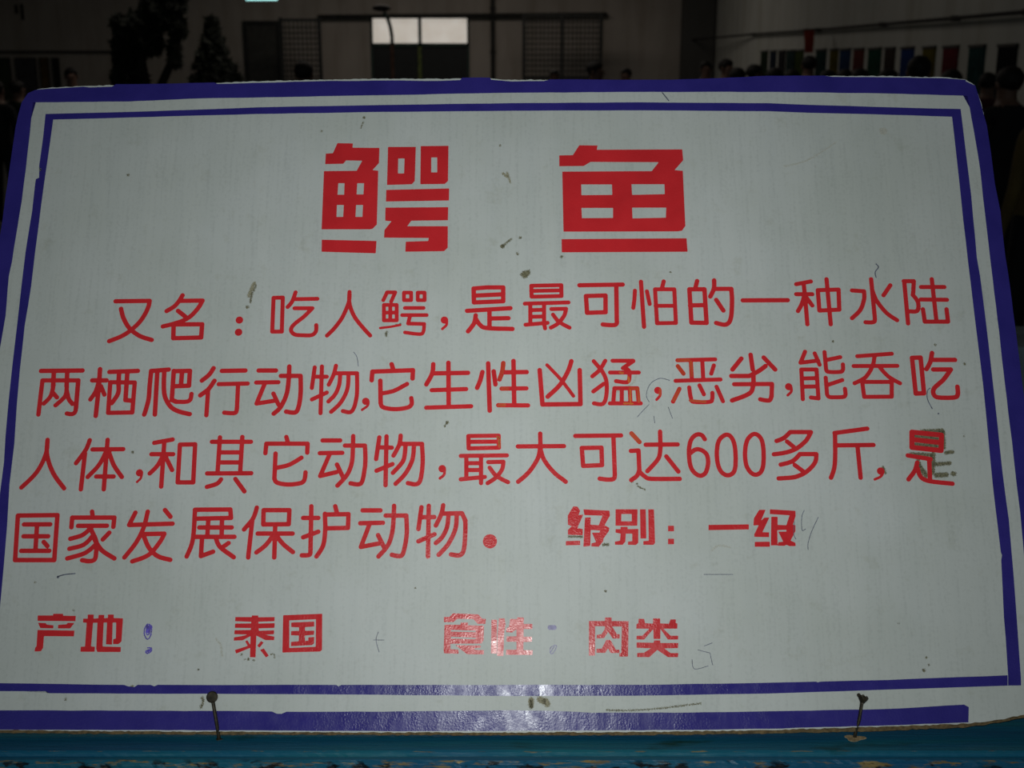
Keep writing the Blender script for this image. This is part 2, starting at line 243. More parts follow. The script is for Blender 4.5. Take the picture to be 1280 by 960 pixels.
character|s22 2184,3444 2095,3336;s22 2274,3481 2287,3336;s22 2398,3454 2500,3336;s22 2081,3272 2251,3272;s22 2251,3272 2264,3279 2283,3289 2305,3300 2326,3311 2345,3322 2361,3333 2376,3344 2390,3354 2402,3363 2410,3370;s21 2104,3191 2462,3194;s21 2462,3191 2452,3073;s21 2452,3080 2449,3073 2447,3062 2443,3050 2436,3039 2427,3033 2413,3032 2394,3034 2374,3037 2356,3041 2343,3044;s22 2290,3275 2290,3262 2289,3243 2289,3222 2287,3200 2283,3180 2279,3163 2275,3147 2269,3130 2259,3115 2242,3100 2215,3085 2177,3069 2137,3054 2101,3042 2077,3033
comma|o2619,3167,35;s13 2642,3160 2643,3155 2643,3147 2643,3138 2643,3128 2640,3120 2635,3112 2627,3104 2618,3096 2611,3089 2605,3084
character|s20 2795,3512 2745,3403 2914,3424;s20 2886,3495 2925,3383;s20 2745,3046 2749,3336 2893,3336 2893,3053 2823,3062;s20 2753,3248 2890,3251;s20 2755,3167 2891,3170;s20 2980,3508 2984,3336;s20 2984,3336 2986,3332 2987,3327 2989,3321 2995,3316 3005,3313 3023,3311 3047,3310 3073,3310 3098,3311 3116,3313 3127,3315 3134,3319 3138,3323 3141,3329 3144,3336 3146,3345 3147,3356 3147,3368 3147,3379 3147,3386;s20 3000,3431 3126,3458;s20 2975,3255 2977,3093;s20 2977,3093 2979,3089 2981,3083 2984,3077 2990,3071 3002,3066 3020,3064 3046,3064 3073,3064 3099,3065 3119,3066 3131,3069 3139,3071 3144,3075 3147,3080 3150,3087 3152,3097 3152,3111 3151,3125 3151,3138 3150,3147;s20 2997,3187 3130,3232
character|s20 3290,3467 3620,3492;s20 3248,3370 3663,3372;s20 3454,3465 3451,3452 3447,3434 3443,3413 3436,3391 3427,3370 3416,3348 3403,3325 3388,3302 3371,3280 3354,3261 3333,3245 3308,3231 3282,3218 3260,3208 3245,3201;s20 3492,3363 3502,3349 3516,3330 3533,3308 3551,3287 3569,3268 3590,3252 3615,3236 3639,3221 3660,3209 3675,3201;s20 3318,3214 3598,3214 3586,3070 3326,3068 3318,3214
character|s22 3810,3451 3892,3454 3894,3103 3816,3100 3810,3451;s22 4005,3499 4001,3486 3997,3469 3992,3449 3986,3428 3980,3410 3972,3394 3962,3377 3953,3362 3944,3349 3938,3340;s22 4001,3431 4217,3431;s22 4002,3336 4169,3336;s22 4169,3336 4158,3322 4143,3301 4125,3278 4106,3255 4088,3234 4069,3217 4048,3200 4028,3183 4010,3168 3996,3154 3988,3140 3983,3127 3981,3114 3982,3103 3984,3093 3988,3085 3993,3077 4000,3071 4011,3066 4027,3062 4052,3060 4085,3059 4120,3059 4152,3060 4177,3062 4191,3066 4200,3070 4205,3076 4209,3084 4212,3093 4215,3106 4216,3123 4216,3141 4216,3156 4216,3167
character|s21 -4346,2654 -4345,2636 -4344,2611 -4343,2581 -4344,2548 -4349,2517 -4358,2485 -4368,2450 -4382,2415 -4398,2380 -4416,2348 -4440,2315 -4469,2281 -4499,2249 -4526,2222 -4544,2203;s21 -4346,2654 -4346,2634 -4345,2606 -4345,2572 -4342,2537 -4335,2504 -4325,2471 -4312,2436 -4297,2401 -4279,2367 -4261,2335 -4239,2303 -4213,2270 -4187,2240 -4164,2214 -4148,2195
character|s21 -3951,2650 -3954,2638 -3958,2621 -3964,2600 -3971,2578 -3981,2556 -3995,2531 -4013,2503 -4031,2474 -4048,2449 -4059,2432;s21 -3984,2523 -3992,2186;s21 -3917,2562 -3631,2565;s21 -3784,2654 -3780,2186;s21 -3787,2543 -3795,2525 -3805,2499 -3817,2469 -3831,2439 -3846,2413 -3864,2387 -3885,2362 -3907,2338 -3926,2317 -3939,2302;s21 -3761,2536 -3754,2519 -3744,2495 -3732,2467 -3719,2438 -3706,2413 -3689,2388 -3670,2362 -3651,2338 -3634,2317 -3622,2302;s21 -3860,2306 -3699,2306
comma|o-3461,2341,34;s11 -3437,2335 -3438,2328 -3439,2319 -3441,2309 -3443,2299 -3446,2289 -3452,2281 -3459,2273 -3467,2266 -3473,2259 -3478,2255
character|s21 -3345,2625 -3176,2657;s21 -3363,2517 -3161,2517;s21 -3252,2635 -3250,2212;s21 -3253,2510 -3259,2497 -3266,2477 -3276,2455 -3286,2432 -3297,2413 -3310,2394 -3326,2376 -3342,2359 -3356,2345 -3366,2335;s21 -3229,2491 -3160,2367;s21 -3104,2608 -2962,2611 -2956,2251 -3100,2251 -3104,2608
character|s21 -2806,2635 -2442,2635;s21 -2734,2677 -2736,2348;s21 -2525,2681 -2526,2348;s21 -2729,2534 -2530,2534;s21 -2736,2439 -2531,2439;s21 -2832,2335 -2423,2337;s21 -2700,2279 -2704,2273 -2709,2265 -2716,2255 -2725,2246 -2736,2238 -2752,2231 -2772,2224 -2794,2218 -2813,2213 -2826,2209;s21 -2567,2283 -2477,2167
character|s21 -2113,2681 -2098,2635;s21 -2301,2527 -2297,2617 -1911,2617 -1911,2532;s21 -2206,2523 -2205,2283;s21 -2206,2296 -2204,2289 -2202,2280 -2198,2269 -2192,2259 -2182,2251 -2168,2245 -2150,2240 -2129,2236 -2107,2233 -2086,2231 -2063,2231 -2038,2232 -2013,2235 -1990,2238 -1971,2242 -1958,2245 -1947,2249 -1940,2254 -1933,2261 -1928,2270 -1924,2283 -1921,2300 -1920,2318 -1919,2334 -1919,2345;s21 -2183,2389 -2167,2393 -2145,2397 -2119,2403 -2093,2410 -2069,2419 -2046,2431 -2021,2446 -1997,2461 -1977,2475 -1963,2484
character|s21 -1772,2648 -1608,2648;s21 -1793,2527 -1584,2530;s21 -1699,2523 -1781,2311 -1629,2348;s21 -1629,2419 -1570,2302;s21 -1561,2599 -1375,2599;s21 -1375,2599 -1373,2577 -1370,2546 -1368,2510 -1366,2473 -1366,2439 -1367,2405 -1371,2371 -1375,2337 -1379,2307 -1384,2283 -1388,2265 -1393,2253 -1398,2244 -1405,2238 -1414,2234 -1429,2232 -1448,2233 -1468,2236 -1485,2240 -1497,2242;s21 -1487,2690 -1486,2582;s21 -1486,2582 -1486,2562 -1486,2534 -1486,2501 -1488,2468 -1491,2439 -1496,2413 -1503,2389 -1511,2366 -1520,2344 -1532,2322 -1548,2299 -1567,2275 -1588,2253 -1605,2234 -1618,2221
character|s21 -1242,2677 -1266,2471;s21 -1239,2582 -1123,2579;s21 -1175,2687 -1172,2225;s21 -1259,2361 -1113,2423;s21 -1043,2694 -1043,2682 -1044,2667 -1046,2648 -1049,2628 -1053,2608 -1062,2587 -1074,2563 -1086,2539 -1097,2518 -1105,2504;s21 -1047,2615 -842,2615;s21 -995,2602 -996,2584 -997,2558 -999,2529 -1002,2501 -1006,2478 -1011,2461 -1017,2448 -1024,2436 -1033,2425 -1042,2413 -1055,2398 -1069,2381 -1085,2365 -1098,2351 -1107,2341;s21 -916,2602 -917,2583 -918,2556 -919,2525 -923,2494 -928,2465 -937,2438 -948,2411 -961,2384 -975,2358 -990,2335 -1007,2312 -1028,2289 -1048,2268 -1067,2250 -1079,2238;s21 -841,2612 -840,2588 -837,2554 -834,2515 -832,2475 -832,2439 -833,2405 -835,2370 -839,2337 -843,2307 -848,2283 -853,2265 -859,2253 -866,2244 -875,2238 -885,2234 -900,2232 -918,2234 -937,2238 -953,2242 -965,2244
comma|o-649,2380,35;s13 -626,2374 -626,2366 -626,2356 -627,2344 -628,2332 -632,2322 -638,2314 -646,2306 -656,2299 -664,2294 -669,2289
character|s20 -409,2690 -125,2694 -122,2579 -405,2572 -409,2690;s20 -408,2635 -132,2637;s20 -477,2501 -48,2506;s20 -426,2497 -424,2289;s20 -289,2497 -287,2244;s20 -425,2432 -288,2432;s20 -425,2367 -288,2367;s20 -475,2280 -252,2302;s20 -221,2442 -80,2445;s20 -80,2442 -81,2433 -82,2420 -84,2405 -87,2389 -92,2374 -101,2358 -111,2342 -123,2326 -136,2310 -150,2296 -165,2283 -183,2271 -200,2260 -215,2251 -226,2244;s20 -208,2389 -201,2380 -191,2366 -180,2350 -168,2334 -156,2322 -145,2312 -134,2304 -122,2296 -110,2290 -99,2283 -86,2276 -71,2269 -58,2263 -46,2257 -37,2253
character|s21 55,2591 485,2594;s21 264,2713 266,2595;s21 266,2595 263,2579 260,2557 256,2531 250,2504 241,2478 228,2452 212,2425 194,2397 176,2371 157,2348 136,2326 113,2304 91,2285 71,2269 57,2257;s21 266,2569 269,2555 274,2535 280,2512 288,2488 298,2465 312,2442 329,2417 347,2393 367,2370 387,2348 409,2326 435,2305 461,2286 483,2269 498,2257
character|s21 593,2691 1021,2696;s21 652,2576 836,2579 838,2413 662,2406 652,2576;s21 950,2681 955,2322;s21 955,2322 954,2316 954,2309 952,2300 950,2292 945,2286 939,2282 930,2279 920,2278 909,2277 897,2277 881,2277 862,2279 843,2282 826,2284 814,2286
character|s21 1120,2715 1192,2633;s21 1110,2548 1174,2552;s21 1181,2552 1184,2359;s21 1185,2372 1182,2364 1179,2352 1174,2339 1169,2326 1161,2314 1151,2304 1139,2294 1125,2286 1114,2278 1106,2273;s21 1184,2353 1190,2346 1199,2337 1209,2326 1220,2316 1232,2308 1240,2301 1246,2296 1254,2291 1269,2287 1295,2284 1338,2283 1398,2283 1461,2283 1518,2284 1556,2284;s21 1388,2732 1387,2581;s21 1387,2581 1385,2567 1383,2547 1380,2524 1375,2500 1364,2476 1347,2452 1323,2424 1297,2397 1274,2373 1258,2357;s21 1250,2607 1548,2610;s21 1439,2496 1546,2353
digit|s21 1804,2660 1800,2666 1796,2674 1791,2684 1784,2693 1777,2699 1768,2703 1758,2706 1747,2707 1736,2705 1726,2702 1714,2695 1703,2687 1691,2676 1681,2662 1672,2646 1665,2627 1660,2604 1655,2580 1652,2554 1651,2529 1651,2502 1652,2474 1654,2446 1658,2420 1663,2398 1669,2381 1677,2366 1686,2353 1695,2343 1705,2334 1715,2326 1725,2320 1735,2316 1745,2314 1755,2314 1765,2316 1775,2321 1785,2327 1793,2335 1801,2346 1808,2361 1815,2379 1820,2399 1824,2419 1827,2437 1827,2454 1826,2471 1824,2487 1820,2502 1815,2516 1807,2527 1797,2537 1787,2545 1776,2552 1765,2557 1755,2561 1744,2563 1734,2564 1724,2563 1714,2561 1703,2557 1693,2549 1682,2541 1674,2534 1667,2529
digit|s21 2002,2702 1989,2697 1975,2688 1960,2677 1947,2663 1936,2646 1928,2627 1921,2604 1917,2579 1913,2553 1911,2529 1910,2504 1911,2479 1912,2455 1915,2432 1919,2411 1924,2393 1930,2377 1937,2363 1945,2350 1954,2340 1964,2332 1976,2325 1987,2320 1999,2318 2011,2318 2022,2320 2034,2325 2045,2332 2055,2341 2064,2353 2070,2368 2075,2385 2079,2405 2081,2427 2083,2450 2085,2477 2085,2507 2085,2538 2084,2568 2081,2594 2078,2616 2073,2635 2067,2653 2060,2667 2053,2679 2045,2689 2035,2697 2025,2701 2014,2703 2002,2702
digit|s21 2260,2708 2248,2702 2235,2692 2221,2679 2209,2664 2199,2646 2192,2626 2185,2603 2180,2578 2177,2553 2174,2529 2173,2504 2173,2479 2175,2455 2177,2432 2181,2411 2187,2393 2195,2377 2204,2362 2213,2350 2223,2340 2232,2333 2242,2327 2253,2324 2263,2323 2273,2324 2283,2327 2293,2332 2303,2339 2312,2348 2319,2359 2326,2373 2332,2389 2337,2407 2340,2427 2343,2450 2346,2479 2347,2512 2348,2547 2347,2580 2345,2607 2342,2629 2338,2647 2332,2662 2325,2675 2317,2686 2308,2695 2297,2703 2285,2708 2273,2710 2260,2708
character|s21 2475,2643 2485,2646 2499,2651 2515,2657 2532,2665 2547,2673 2560,2683 2575,2696 2588,2709 2599,2720 2608,2728;s21 2608,2728 2801,2728;s21 2801,2725 2795,2715 2786,2699 2776,2681 2764,2663 2751,2646 2736,2631 2719,2616 2701,2601 2682,2587 2663,2574 2644,2564 2625,2555 2606,2548 2586,2541 2564,2535 2540,2530 2511,2525 2484,2521 2460,2518 2443,2516;s21 2573,2637 2632,2587;s21 2501,2418 2517,2422 2539,2427 2564,2433 2589,2441 2611,2450 2629,2462 2647,2477 2662,2493 2675,2506 2685,2516;s21 2685,2518 2839,2518;s21 2839,2516 2838,2505 2836,2490 2834,2473 2829,2455 2821,2437 2809,2420 2794,2402 2777,2385 2758,2368 2739,2353 2719,2340 2699,2328 2676,2318 2653,2309 2627,2301 2597,2296 2562,2293 2527,2291 2496,2289 2475,2288;s21 2632,2414 2701,2359
character|s21 3023,2719 3332,2761;s21 3026,2719 3025,2690 3023,2648 3020,2601 3018,2555 3015,2516 3012,2484 3009,2456 3006,2431 3002,2408 2997,2385 2990,2363 2982,2342 2974,2323 2967,2306 2961,2295;s21 3037,2601 3378,2605;s21 3229,2587 3236,2295
comma|o3427,2357,35;s12 3451,2349 3448,2343 3444,2335 3439,2325 3433,2316 3426,2308 3415,2301 3402,2294 3387,2288 3375,2283 3366,2279
character|s24 3748,2728 4023,2699 4006,2552 3736,2581 3748,2728;s24 3742,2657 4010,2627;s21 3691,2505 3900,2470;s21 3887,2470 3879,2282;s21 3773,2437 3769,2427 3765,2412 3759,2395 3752,2376 3743,2359 3731,2342 3717,2324 3701,2306 3688,2290 3679,2279;s21 3771,2385 3773,2373 3776,2356 3780,2336 3787,2316 3796,2301 3806,2290 3817,2282 3831,2275 3850,2268 3875,2262 3912,2256 3959,2251 4009,2246 4053,2242 4083,2239
character|s21 -4550,1942 -4186,1946 -4176,1534 -4533,1534 -4550,1942;s21 -4485,1860 -4245,1861;s21 -4478,1751 -4253,1751;s21 -4485,1618 -4230,1618;s21 -4365,1857 -4356,1620;s21 -4288,1699 -4251,1662
character|s21 -3870,1978 -3860,1933;s21 -4047,1834 -4048,1923 -3660,1923 -3662,1838;s21 -3987,1847 -3722,1848;s21 -3863,1832 -3873,1822 -3887,1807 -3903,1791 -3921,1775 -3939,1762 -3960,1753 -3985,1745 -4010,1738 -4032,1732 -4047,1728;s21 -3838,1762 -3848,1750 -3862,1731 -3879,1710 -3898,1690 -3919,1674 -3943,1663 -3973,1654 -4003,1647 -4029,1641 -4047,1637;s21 -3806,1681 -3817,1669 -3833,1652 -3853,1633 -3875,1615 -3899,1599 -3929,1586 -3966,1574 -4003,1564 -4035,1555 -4058,1549;s21 -3876,1832 -3866,1814 -3851,1789 -3834,1759 -3819,1731 -3808,1706 -3802,1686 -3800,1667 -3800,1650 -3800,1634 -3800,1618 -3800,1601 -3800,1584 -3800,1568 -3802,1554 -3806,1543 -3813,1535 -3822,1530 -3832,1527 -3843,1525 -3855,1524 -3868,1524 -3883,1526 -3898,1529 -3912,1531 -3921,1533;s21 -3822,1718 -3813,1705 -3801,1686 -3786,1665 -3769,1643 -3751,1624 -3728,1607 -3700,1589 -3671,1573 -3646,1559 -3629,1549;s21 -3695,1784 -3749,1722
character|s21 -3470,1969 -3518,1857;s21 -3518,1855 -3121,1867;s21 -3357,1978 -3360,1958 -3364,1930 -3369,1897 -3375,1863 -3383,1832 -3392,1804 -3403,1776 -3414,1748 -3427,1721 -3442,1693 -3460,1664 -3482,1632 -3505,1602 -3524,1576 -3538,1558;s21 -3199,1993 -3144,1931;s21 -3379,1771 -3190,1775;s21 -3189,1773 -3194,1762 -3199,1748 -3207,1731 -3216,1712 -3228,1693 -3242,1672 -3258,1648 -3277,1623 -3297,1600 -3320,1580 -3348,1564 -3380,1550 -3414,1538 -3443,1529 -3463,1522;s21 -3377,1756 -3370,1740 -3359,1717 -3347,1691 -3333,1665 -3318,1643 -3303,1625 -3287,1608 -3269,1593 -3251,1579 -3231,1568 -3208,1558 -3182,1551 -3157,1545 -3134,1540 -3118,1536
character|s21 -2923,1996 -2597,1998 -2586,1920 -2902,1913;s21 -2923,1996 -2922,1969 -2922,1930 -2921,1886 -2920,1842 -2920,1805 -2921,1776 -2922,1750 -2924,1726 -2927,1703 -2931,1679 -2938,1654 -2946,1628 -2956,1603 -2964,1582 -2970,1567;s21 -2872,1832 -2575,1832;s21 -2794,1907 -2793,1745;s21 -2668,1907 -2662,1745;s21 -2904,1746 -2545,1746;s21 -2841,1742 -2840,1570 -2732,1610;s21 -2714,1736 -2710,1725 -2704,1710 -2697,1692 -2686,1673 -2671,1654 -2649,1635 -2619,1613 -2587,1592 -2559,1573 -2540,1560;s21 -2595,1689 -2658,1644
character|s21 -2354,2015 -2357,2001 -2361,1981 -2367,1959 -2374,1935 -2384,1913 -2397,1892 -2415,1869 -2433,1847 -2449,1828 -2460,1814;s21 -2389,1901 -2408,1558;s21 -2290,1992 -2052,1992 -2052,1862 -2286,1860 -2290,1992;s21 -2176,1856 -2170,1558;s21 -2332,1776 -2013,1776;s21 -2192,1755 -2201,1743 -2213,1725 -2227,1704 -2242,1684 -2257,1667 -2273,1652 -2291,1637 -2309,1623 -2324,1612 -2335,1604;s21 -2147,1742 -2141,1734 -2132,1722 -2121,1708 -2108,1694 -2094,1679 -2077,1664 -2056,1648 -2034,1631 -2016,1617 -2002,1607
character|s21 -1851,2028 -1842,1617;s21 -1842,1617 -1842,1611 -1842,1604 -1842,1595 -1845,1587 -1851,1582 -1862,1579 -1877,1577 -1894,1577 -1909,1577 -1919,1577;s21 -1922,1920 -1783,1920;s21 -1914,1742 -1778,1793;s21 -1631,2028 -1614,1970;s21 -1723,1951 -1506,1955 -1507,1828 -1716,1824;s21 -1723,1958 -1722,1937 -1720,1907 -1717,1873 -1715,1837 -1715,1805 -1716,1776 -1717,1747 -1719,1719 -1723,1692 -1728,1667 -1738,1643 -1751,1619 -1764,1598 -1776,1580 -1785,1567
character|s21 -1377,1990 -1213,1990;s21 -1395,1871 -1187,1875;s21 -1307,1869 -1382,1654 -1213,1686;s21 -1228,1761 -1172,1654;s21 -1163,1942 -973,1942;s21 -973,1942 -972,1918 -969,1884 -967,1845 -965,1804 -966,1768 -969,1733 -973,1698 -979,1664 -985,1634 -991,1610 -996,1594 -1001,1584 -1006,1577 -1012,1573 -1022,1570 -1035,1570 -1052,1572 -1070,1575 -1086,1579 -1097,1582;s21 -1088,2032 -1089,1920;s21 -1089,1920 -1090,1900 -1091,1873 -1093,1841 -1096,1809 -1100,1780 -1105,1756 -1111,1732 -1118,1710 -1126,1688 -1137,1667 -1152,1644 -1170,1621 -1190,1599 -1207,1580 -1219,1567
character|s21 -835,2019 -859,1818;s21 -834,1926 -716,1928;s21 -768,2032 -767,1567;s21 -857,1705 -711,1770;s21 -635,2037 -637,2026 -639,2012 -641,1995 -645,1977 -651,1958 -659,1936 -670,1911 -682,1887 -692,1865 -700,1850;s21 -644,1960 -461,1963 -428,1894;s21 -585,1945 -586,1929 -588,1906 -590,1880 -593,1854 -598,1831 -605,1811 -613,1792 -622,1774 -631,1757 -641,1742 -652,1729 -665,1716 -678,1705 -689,1696 -697,1689;s21 -509,1945 -509,1928 -510,1904 -511,1876 -514,1846 -520,1818 -529,1790 -540,1762 -554,1733 -569,1705 -584,1679 -601,1656 -621,1633 -641,1612 -658,1594 -670,1582;s21 -435,1907 -434,1900 -432,1893 -430,1882 -428,1866 -428,1843 -428,1810 -430,1766 -431,1719 -434,1675 -438,1642 -443,1619 -449,1603 -456,1593 -465,1585 -475,1579 -490,1576 -509,1577 -528,1580 -545,1583 -557,1585
full_stop|o-202,1705,65
character|+565,2027 604,2025 628,1986 613,1946 657,1951 617,1863 602,1828 650,1817 649,1760 513,1765 512,1809 548,1843 514,1858 513,1941 545,1995;+493,1707 624,1711 624,1671 492,1668;+658,2000 898,1987 902,1941 851,1853 894,1828 889,1799 839,1731 833,1702 794,1655 726,1658 728,1687 770,1697 733,1785 801,1785 811,1804 723,1809 716,1663 653,1655 671,1922 725,1926 721,1858 797,1853 833,1941 667,1946
character|+955,2000 1158,2000 1151,1848 951,1848;-1007,1956 1103,1956 1101,1889 1005,1889;+951,1817 997,1817 997,1838 1062,1838 1062,1817 1160,1819 1156,1692 1134,1671 1061,1673 1062,1702 1101,1707 1103,1775 1044,1775 1038,1702 1013,1673 942,1673 942,1702 989,1711 996,1775 950,1785;+1180,2000 1233,2000 1231,1731 1177,1731;+1256,2000 1309,2000 1310,1692 1295,1673 1202,1673 1203,1707 1252,1710
colon|+1434,1848 1488,1848 1487,1797 1432,1797;+1430,1729 1484,1729 1483,1678 1428,1678
character|+1806,1856 2177,1861 2174,1814 1804,1807
character|+2279,1995 2338,1995 2289,1892 2320,1922 2369,1924 2298,1789 2359,1787 2357,1743 2221,1746 2222,1770 2267,1853 2218,1850 2226,1917;+2223,1700 2361,1702 2359,1655 2221,1655;+2378,2000 2612,1986 2612,1941 2582,1858 2604,1853 2601,1799 2552,1711 2594,1692 2596,1661 2539,1661 2511,1673 2491,1663 2432,1665 2439,1697 2483,1702 2444,1794 2518,1794 2519,1811 2435,1807 2431,1668 2369,1668 2387,1931 2445,1931 2441,1856 2521,1853 2556,1944 2375,1956
character|+-1744,5680 -1589,5677 -1592,5631 -1323,5628 -1323,5465 -1386,5388 -1328,5381 -1326,4811 -1365,4767 -1394,4760 -1866,4760 -1867,5377 -1542,5381 -1490,5490 -1650,5493 -1679,5457 -1858,5453 -1856,5566 -1785,5571;--1720,5248 -1658,5248 -1658,5125 -1723,5125;--1532,5248 -1465,5248 -1467,5128 -1535,5128;--1725,5016 -1657,5016 -1659,4890 -1725,4890;--1536,5016 -1468,5016 -1470,4890 -1538,4890;+-1859,4651 -1324,4638 -1328,4510 -1857,4526;+-1238,5639 -960,5639 -963,5272 -992,5237 -1237,5229;--1133,5514 -1070,5514 -1071,5352 -1132,5352;+-911,5648 -634,5651 -634,5272 -666,5240 -908,5237;--804,5525 -745,5525 -742,5364 -802,5364;+-1243,5176 -621,5192 -622,5064 -1243,5053;+-1246,4988 -628,4993 -629,4855 -989,4850 -1027,4792 -629,4792 -627,4568 -663,4532 -1040,4526 -1038,4630 -819,4638 -815,4669 -1252,4673 -1250,4751 -1183,4845 -1245,4850
character|+672,5657 854,5654 846,5608 1699,5612 1704,5495 1614,5388 1696,5381 1700,4795 1665,4745 1621,4738 504,4735 499,5372 1387,5377 1460,5474 781,5477 713,5433 470,5430 471,5547 606,5550;-685,5235 989,5235 990,5123 686,5120;-1183,5237 1509,5237 1509,5131 1186,5123;-684,4985 995,4985 992,4879 687,4877;-1182,4988 1519,4988 1511,4882 1184,4874;+485,4657 1707,4666 1712,4526 485,4520
character|+-4277,1037 -4138,1037 -4139,1052 -4050,1052 -4048,1035 -3933,1033 -3933,986 -4274,989;+-4268,972 -4198,969 -4187,956 -4127,950 -4126,922 -4242,925;+-4085,953 -4011,959 -4000,972 -3940,970 -3974,922 -4084,922;+-4266,909 -3934,903 -3934,852 -4203,854 -4201,752 -4217,722 -4274,719 -4272,752 -4261,766
character|+-3827,1045 -3773,1045 -3771,1009 -3728,1012 -3729,1042 -3677,1042 -3677,1012 -3642,1016 -3645,1045 -3592,1045 -3590,1014 -3506,1012 -3503,808 -3528,784 -3577,784 -3579,826 -3556,834 -3564,974 -3596,974 -3586,780 -3640,782 -3647,974 -3677,974 -3669,763 -3505,759 -3503,715 -3712,715 -3724,742 -3733,972 -3773,972 -3772,763 -3737,761 -3736,717 -3863,717 -3864,761 -3826,763 -3830,972 -3863,974 -3864,1009 -3824,1009
character|+-2494,1023 -2348,1023 -2344,1037 -2288,1037 -2287,1021 -2139,1023 -2140,986 -2283,981 -2283,965 -2136,969 -2137,927 -2280,922 -2274,901 -2138,906 -2139,871 -2215,866 -2133,850 -2135,819 -2213,819 -2296,859 -2293,668 -2343,670 -2348,854 -2418,817 -2496,815 -2497,843 -2429,854 -2373,868 -2495,871 -2494,906 -2351,909 -2347,925 -2493,927 -2493,965 -2348,967 -2348,980 -2494,986;+-2393,808 -2375,819 -2344,775 -2367,766;+-2481,733 -2349,775 -2345,752 -2468,701;+-2284,770 -2251,812 -2228,798 -2262,752;+-2256,733 -2223,747 -2175,682 -2200,668
character|+-2064,1039 -1712,1052 -1701,733 -1718,719 -2055,710;--2006,993 -1767,1003 -1759,761 -1995,750;+-1988,974 -1781,983 -1779,939 -1862,933 -1861,901 -1778,903 -1779,866 -1859,859 -1857,812 -1828,815 -1828,843 -1775,847 -1776,789 -1796,775 -1981,766 -1983,803 -1914,810 -1914,859 -1986,862 -1985,899 -1914,901 -1916,931 -1986,934
character|+-614,1024 -563,1024 -535,1056 -305,1047 -266,1007 -236,1007 -239,962 -309,962 -348,1005 -491,1007 -529,978 -613,978;+-607,955 -462,955 -462,974 -397,974 -397,950 -253,946 -255,819 -274,789 -553,787 -550,740 -479,735 -478,700 -607,703 -612,735;--549,910 -326,903 -326,889 -549,894;--549,849 -325,840 -325,827 -548,833;+-508,775 -431,773 -281,773 -281,752 -336,749 -336,735 -252,731 -252,694 -402,696
character|+-185,999 -135,999 -138,700 -188,703;+-118,1011 -65,1011 -58,950 -70,894 -77,680 -134,681 -129,857;+-17,1007 45,1005 47,1021 107,1018 104,962 184,962 182,917 104,917 104,849 180,849 178,805 102,802 102,731 186,731 183,689 -55,691 -52,735 40,735 40,805 -50,805 -49,852 40,852 40,917 2,885 -51,889 -51,922 -27,936
character|+693,988 837,988 838,1019 898,1019 897,988 1050,986 1038,675 960,675 961,706 977,706 989,939 901,939 943,871 968,872 966,833 904,833 865,892 827,838 760,833 761,866 804,871 832,913 836,941 748,943 742,684 688,684;+846,821 884,821 930,735 963,735 961,706 882,706 861,749 834,707 755,709 756,743 804,745
character|+1140,1007 1190,1007 1198,969 1270,964 1271,1011 1335,1011 1334,966 1413,964 1429,1002 1477,1002 1474,969 1490,966 1486,920 1361,920 1424,858 1493,858 1490,824 1399,824 1335,917 1331,829 1271,829 1271,917 1185,824 1116,824 1119,858 1171,858 1235,920 1118,920 1120,960 1139,969;+1117,799 1270,796 1275,817 1329,817 1331,794 1491,794 1487,749 1363,747 1419,706 1488,706 1484,670 1394,670 1301,733 1228,670 1119,670 1120,707 1181,709 1244,747 1116,752
ink|s5 -3279,962 -3283,957 -3289,949 -3295,940 -3301,930 -3305,920 -3306,909 -3306,897 -3305,885 -3303,874 -3300,864 -3296,854 -3291,845 -3285,837 -3279,831 -3274,828 -3268,829 -3262,831 -3256,837 -3251,844 -3247,854 -3244,869 -3242,887 -3240,907 -3240,925 -3242,939 -3247,947 -3255,954 -3264,957 -3272,958 -3279,956 -3283,949 -3286,938 -3288,925 -3289,912 -3289,901 -3287,892 -3284,882 -3280,873 -3276,867 -3272,864 -3268,865 -3264,869 -3260,875 -3257,883 -3255,892 -3253,902 -3252,916 -3252,930 -3252,941 -3254,948 -3259,950 -3265,947 -3272,942 -3278,936 -3281,929 -3281,921 -3278,910 -3273,899 -3269,889 -3266,882;s11 -3277,939 -3283,892;s11 -3262,943 -3269,892
ink|s6 -3263,752 -3258,752 -3250,752 -3242,751 -3234,750 -3229,747 -3228,742 -3228,735 -3230,727 -3233,720 -3237,715 -3242,711 -3249,708 -3257,706 -3264,705 -3269,705 -3273,707 -3276,711 -3277,715 -3277,720 -3275,724 -3270,727 -3262,730 -3253,733 -3244,736 -3238,738;s10 -3261,724 -3247,729
inkfaint|s21 341,930 380,930
inkfaint|s4 344,707 343,713 342,720 341,729 340,738 342,745 345,750 350,756 356,761 363,765 369,768 375,771 382,773 388,774 394,774 397,773 399,769 399,764 398,758 395,752 392,745 388,736 382,727 375,717 369,708 363,703 358,700 352,699 348,700 345,703 344,707 348,716 356,729 364,742 373,755 378,763
pen|s3 2693,1990 2690,1983 2684,1972 2677,1959 2671,1944 2667,1926 2664,1904 2662,1877 2661,1849 2661,1825 2663,1809 2667,1803 2674,1804 2682,1809 2690,1815 2695,1819
pen|s3 2596,1887 2594,1870 2591,1845 2588,1817 2585,1790 2584,1770 2586,1756 2590,1745 2594,1737 2599,1731 2601,1726
pen|s3 2819,1926 2809,1909 2796,1884 2780,1855 2765,1825 2752,1799 2742,1776 2732,1753 2724,1731 2717,1710 2711,1692 2708,1676 2707,1661 2707,1648 2707,1637 2707,1629
pen|s3 1666,733 1772,706 1791,602
pen|s3 1609,649 1610,636 1610,617 1611,596 1617,578 1627,567 1647,566 1674,571 1704,579 1731,588 1750,593
pen|s3 1724,768 1794,794
